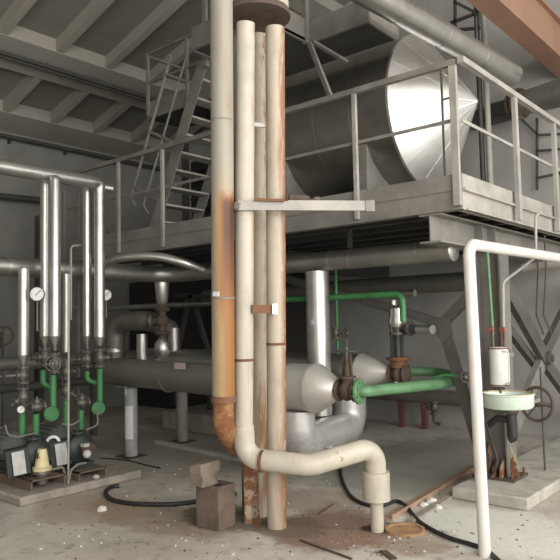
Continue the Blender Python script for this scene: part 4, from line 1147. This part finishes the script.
pr = [(-.085, -.07), (.0, -.085), (.085, -.06), (.1, .05), (.01, .085), (-.08, .075)]
zs = (0.001, .06, .12, .175); rings = []
for i, z in enumerate(zs):
    rings.append([bc2+hu*(x*(1+.06*i)+random.uniform(-.02, .02))+hv*(y_*(1+.03*i)+random.uniform(-.02, .02))+V((0, 0, z+(random.uniform(-.02, .02) if i else 0))) for x, y_ in pr])
br.loft(rings)
one('broken_brick', 'broken piece of grey-brown brick resting on the hollow block', 'brick', br, paint('pale_brick', (.25, .2, .165), .9, .08, 8, .35, .5), bevel=.012)
def lump(px, py, r, label, mat, name='stone', z=0, cat='stone'):
    c = P(px, py, z=z); rings = []
    for i in range(5):
        a = i/4*math.pi*.5; rings.append([c+V((math.cos(t_)*r*math.cos(a)*random.uniform(.75, 1.1), math.sin(t_)*r*math.cos(a)*random.uniform(.75, 1.1), r*.75*math.sin(a))) for t_ in [2*math.pi*j/9 for j in range(9)]])
    one(name, label, cat, MB().loft(rings), mat)
lump(102, 510, .05, 'white plaster lump on the open floor right of the pump plinth', m_debris, 'plaster_lump')
for px, py, r, lab in ((424, 506, .045, 'left lump of the white plaster heap near the rusty angle iron'), (432, 503, .06, 'largest lump of the white plaster heap near the rusty angle iron'), (438, 508, .04, 'right lump of the white plaster heap near the rusty angle iron')):
    lump(px, py, r, lab, m_debris, 'plaster_lump')
# rusty angle iron and pale strip on the floor
a, b = P(386, 520, z=0), P(476, 467, z=0)
one('angle_iron', 'rusty angle iron lying on the floor left of the column plinth', 'angle iron', MB().bar(a+V((0, 0, .008)), b+V((0, 0, .008)), .11, .012).bar(a+V((.05, .01, .025)), b+V((.05, .01, .025)), .012, .04), paint('tan_rust', (.42, .28, .2), .85, .12, 5))
a, b = P(410, 523, z=0), P(455, 494, z=0)
one('timber_strip', 'pale plank lying beside the rusty angle iron', 'plank', MB().bar(a+V((0, 0, .012)), b+V((0, 0, .012)), .07, .02), m_conc, bevel=.004)
c = P(405, 531, z=0)
t = T('drain_cover', 'round rust-orange cover on the floor right of the drop pipe', 'cover')
t.p('cover_disc', MB().lathe(c, (0, 0, 1), [(0, .15), (.022, .15), (.022, .125), (.012, .12), (.012, .01)], 28), paint('orange_rust', (.42, .25, .13), .9, .12, 8)); t.done()
a, b = P(300, 541, z=0), P(352, 560, z=0)
one('floor_rod', 'thin rusty rod lying on the floor at bottom centre', 'rod', MB().cyl(a+V((0, 0, .008)), b+V((0, 0, .008)), .008, seg=8), m_rustdark)
c = P(388, 556, z=0); one('iron_scrap', 'small flat rusty scrap at the bottom edge below the cover', 'scrap', MB().bar(c+V((-.07, .05, .006)), c+V((.07, -.04, .006)), .05, .01), m_rustdark)
a, b = P(318, 515, z=0), P(333, 505, z=0); one('floor_stick', 'small dark stick on the floor left of the hose', 'stick', MB().cyl(a+V((0, 0, .007)), b+V((0, 0, .007)), .007, seg=6), m_rustdark)
# hoses
def hose(pts, r, label, zs=None):
    q = [P(a, b, z=r) for a, b in pts]
    if zs:
        for i, z in zs.items(): q[i] = P(*pts[i], z=z)
    out = smooth(q)
    one('floor_hose', label, 'hose', MB().tube(out, r, 0, 10), m_black)
hose([(340, 468), (343, 482), (352, 497), (368, 505), (384, 505), (396, 501), (406, 506), (420, 522), (445, 536), (470, 544), (485, 549), (500, 562)], .016, 'black hose snaking from the silver loop past the drop pipe to the front')
hose([(119, 486), (112, 487), (106, 491), (107, 496), (116, 501), (140, 504), (175, 504), (205, 500), (236, 494)], .02, 'dark hose curling on the floor between pump plinth and stacked block')
hose([(100, 458), (125, 460), (150, 466), (160, 468)], .008, 'thin dark cable on the floor in front of the pipe leg')
# rubble: countless chips
rb = MB(); random.seed(11)
CH = []
NOGO = [(-8.35, 2.95, -5.6, 4.4), (-2.78, 5.45, -1.98, 9), (-4.05, 3.5, -3.6, 4.0), (-3.75, 3.7, -3.2, 4.1), (-2.85, 4.2, -2.6, 4.45)]
def chip(p, s):
    if any(a < p.x < c and b < p.y < d for a, b, c, d in NOGO) or any(abs(p.x-q.x)+abs(p.y-q.y) < .035 for q in CH): return
    CH.append(p)
    m = Matrix.Rotation(random.random()*6, 3, 'Z') @ Matrix.Rotation(random.uniform(-.3, .3), 3, 'X')
    rb.box(p+V((0, 0, s*.25)), (s, s*random.uniform(.5, .9), s*.5), m=m)
for cx_, cy_, sx, sy, n in ((170, 482, 28, 12, 45), (230, 525, 45, 18, 50), (190, 545, 60, 10, 40), (330, 535, 50, 20, 40), (440, 530, 50, 15, 40), (300, 490, 30, 15, 20), (110, 530, 70, 18, 40), (180, 460, 40, 10, 20), (400, 545, 60, 10, 35)):
    for i in range(n//2):
        p = P(random.gauss(cx_, sx), min(575, random.gauss(cy_, sy)), z=0)
        chip(p, random.choice((.005, .006, .008, .011, .016)))
o = mesh('rubble', rb, m_debris); o['kind'] = 'stuff'; o['label'] = 'pale crumbs and plaster chips scattered over the concrete floor'; o['category'] = 'debris'
rb = MB()
for cx_, cy_, sx, sy, n in ((230, 535, 60, 18, 60), (340, 530, 50, 20, 80), (460, 530, 50, 18, 60), (110, 525, 70, 20, 60)):
    for i in range(n): chip(P(random.gauss(cx_, sx), min(575, random.gauss(cy_, sy)), z=0), random.choice((.006, .008, .01, .014)))
o = mesh('rubble', rb, m_rustdark); o['kind'] = 'stuff'; o['label'] = 'dark rust flakes and grit scattered over the concrete floor'; o['category'] = 'debris'

# ================================================================== sky and view
w = bpy.data.worlds.new('sky'); sc.world = w; w.use_nodes = True
w.node_tree.nodes['Background'].inputs[0].default_value = (.75, .85, 1, 1); w.node_tree.nodes['Background'].inputs[1].default_value = .15
vs = sc.view_settings; vs.view_transform = 'Standard'; vs.look = 'None'; vs.gamma = 1; vs.use_curve_mapping = False
vs.exposure = -.12

# repeats share a group
GROUPS = {'silver_dropper': 'silver vertical pipes at the pump set', 'green_pump_pipe': 'green pipes at the pump set', 'inlet_valve': 'grey valves under the silver pipes',
          'strainer': 'strainers under the silver pipes', 'check_valve': 'check valves at the green flanges', 'pressure_gauge': 'pressure gauges at the pump set',
          'pump_unit': 'pumps on the low plinth', 'condensate_vessel': 'horizontal vessels under the mezzanine', 'pipe_support': 'round legs under the vessels',
          'plaster_lump': 'white plaster lumps on the floor', 'floor_hose': 'hoses on the floor', 'standpipe': 'standpipes on the mezzanine', 'gate_valve': 'rusty valves on the vessel cones',
          'railing': 'guard railings of the mezzanine', 'silver_stub': 'stub pipes above the nearer vessel', 'shaded_riser': 'risers behind the front cream pipes',
          'drain_valve': 'small valves near the green loop', 'floor_beam': 'beams under the mezzanine', 'back_pipe': 'level pipes in the shade'}
for o in list(sc.objects):
    k_ = o.name.split('.')[0]
    if o.parent is None and 'category' in o and k_ in GROUPS: o['group'] = GROUPS[k_]
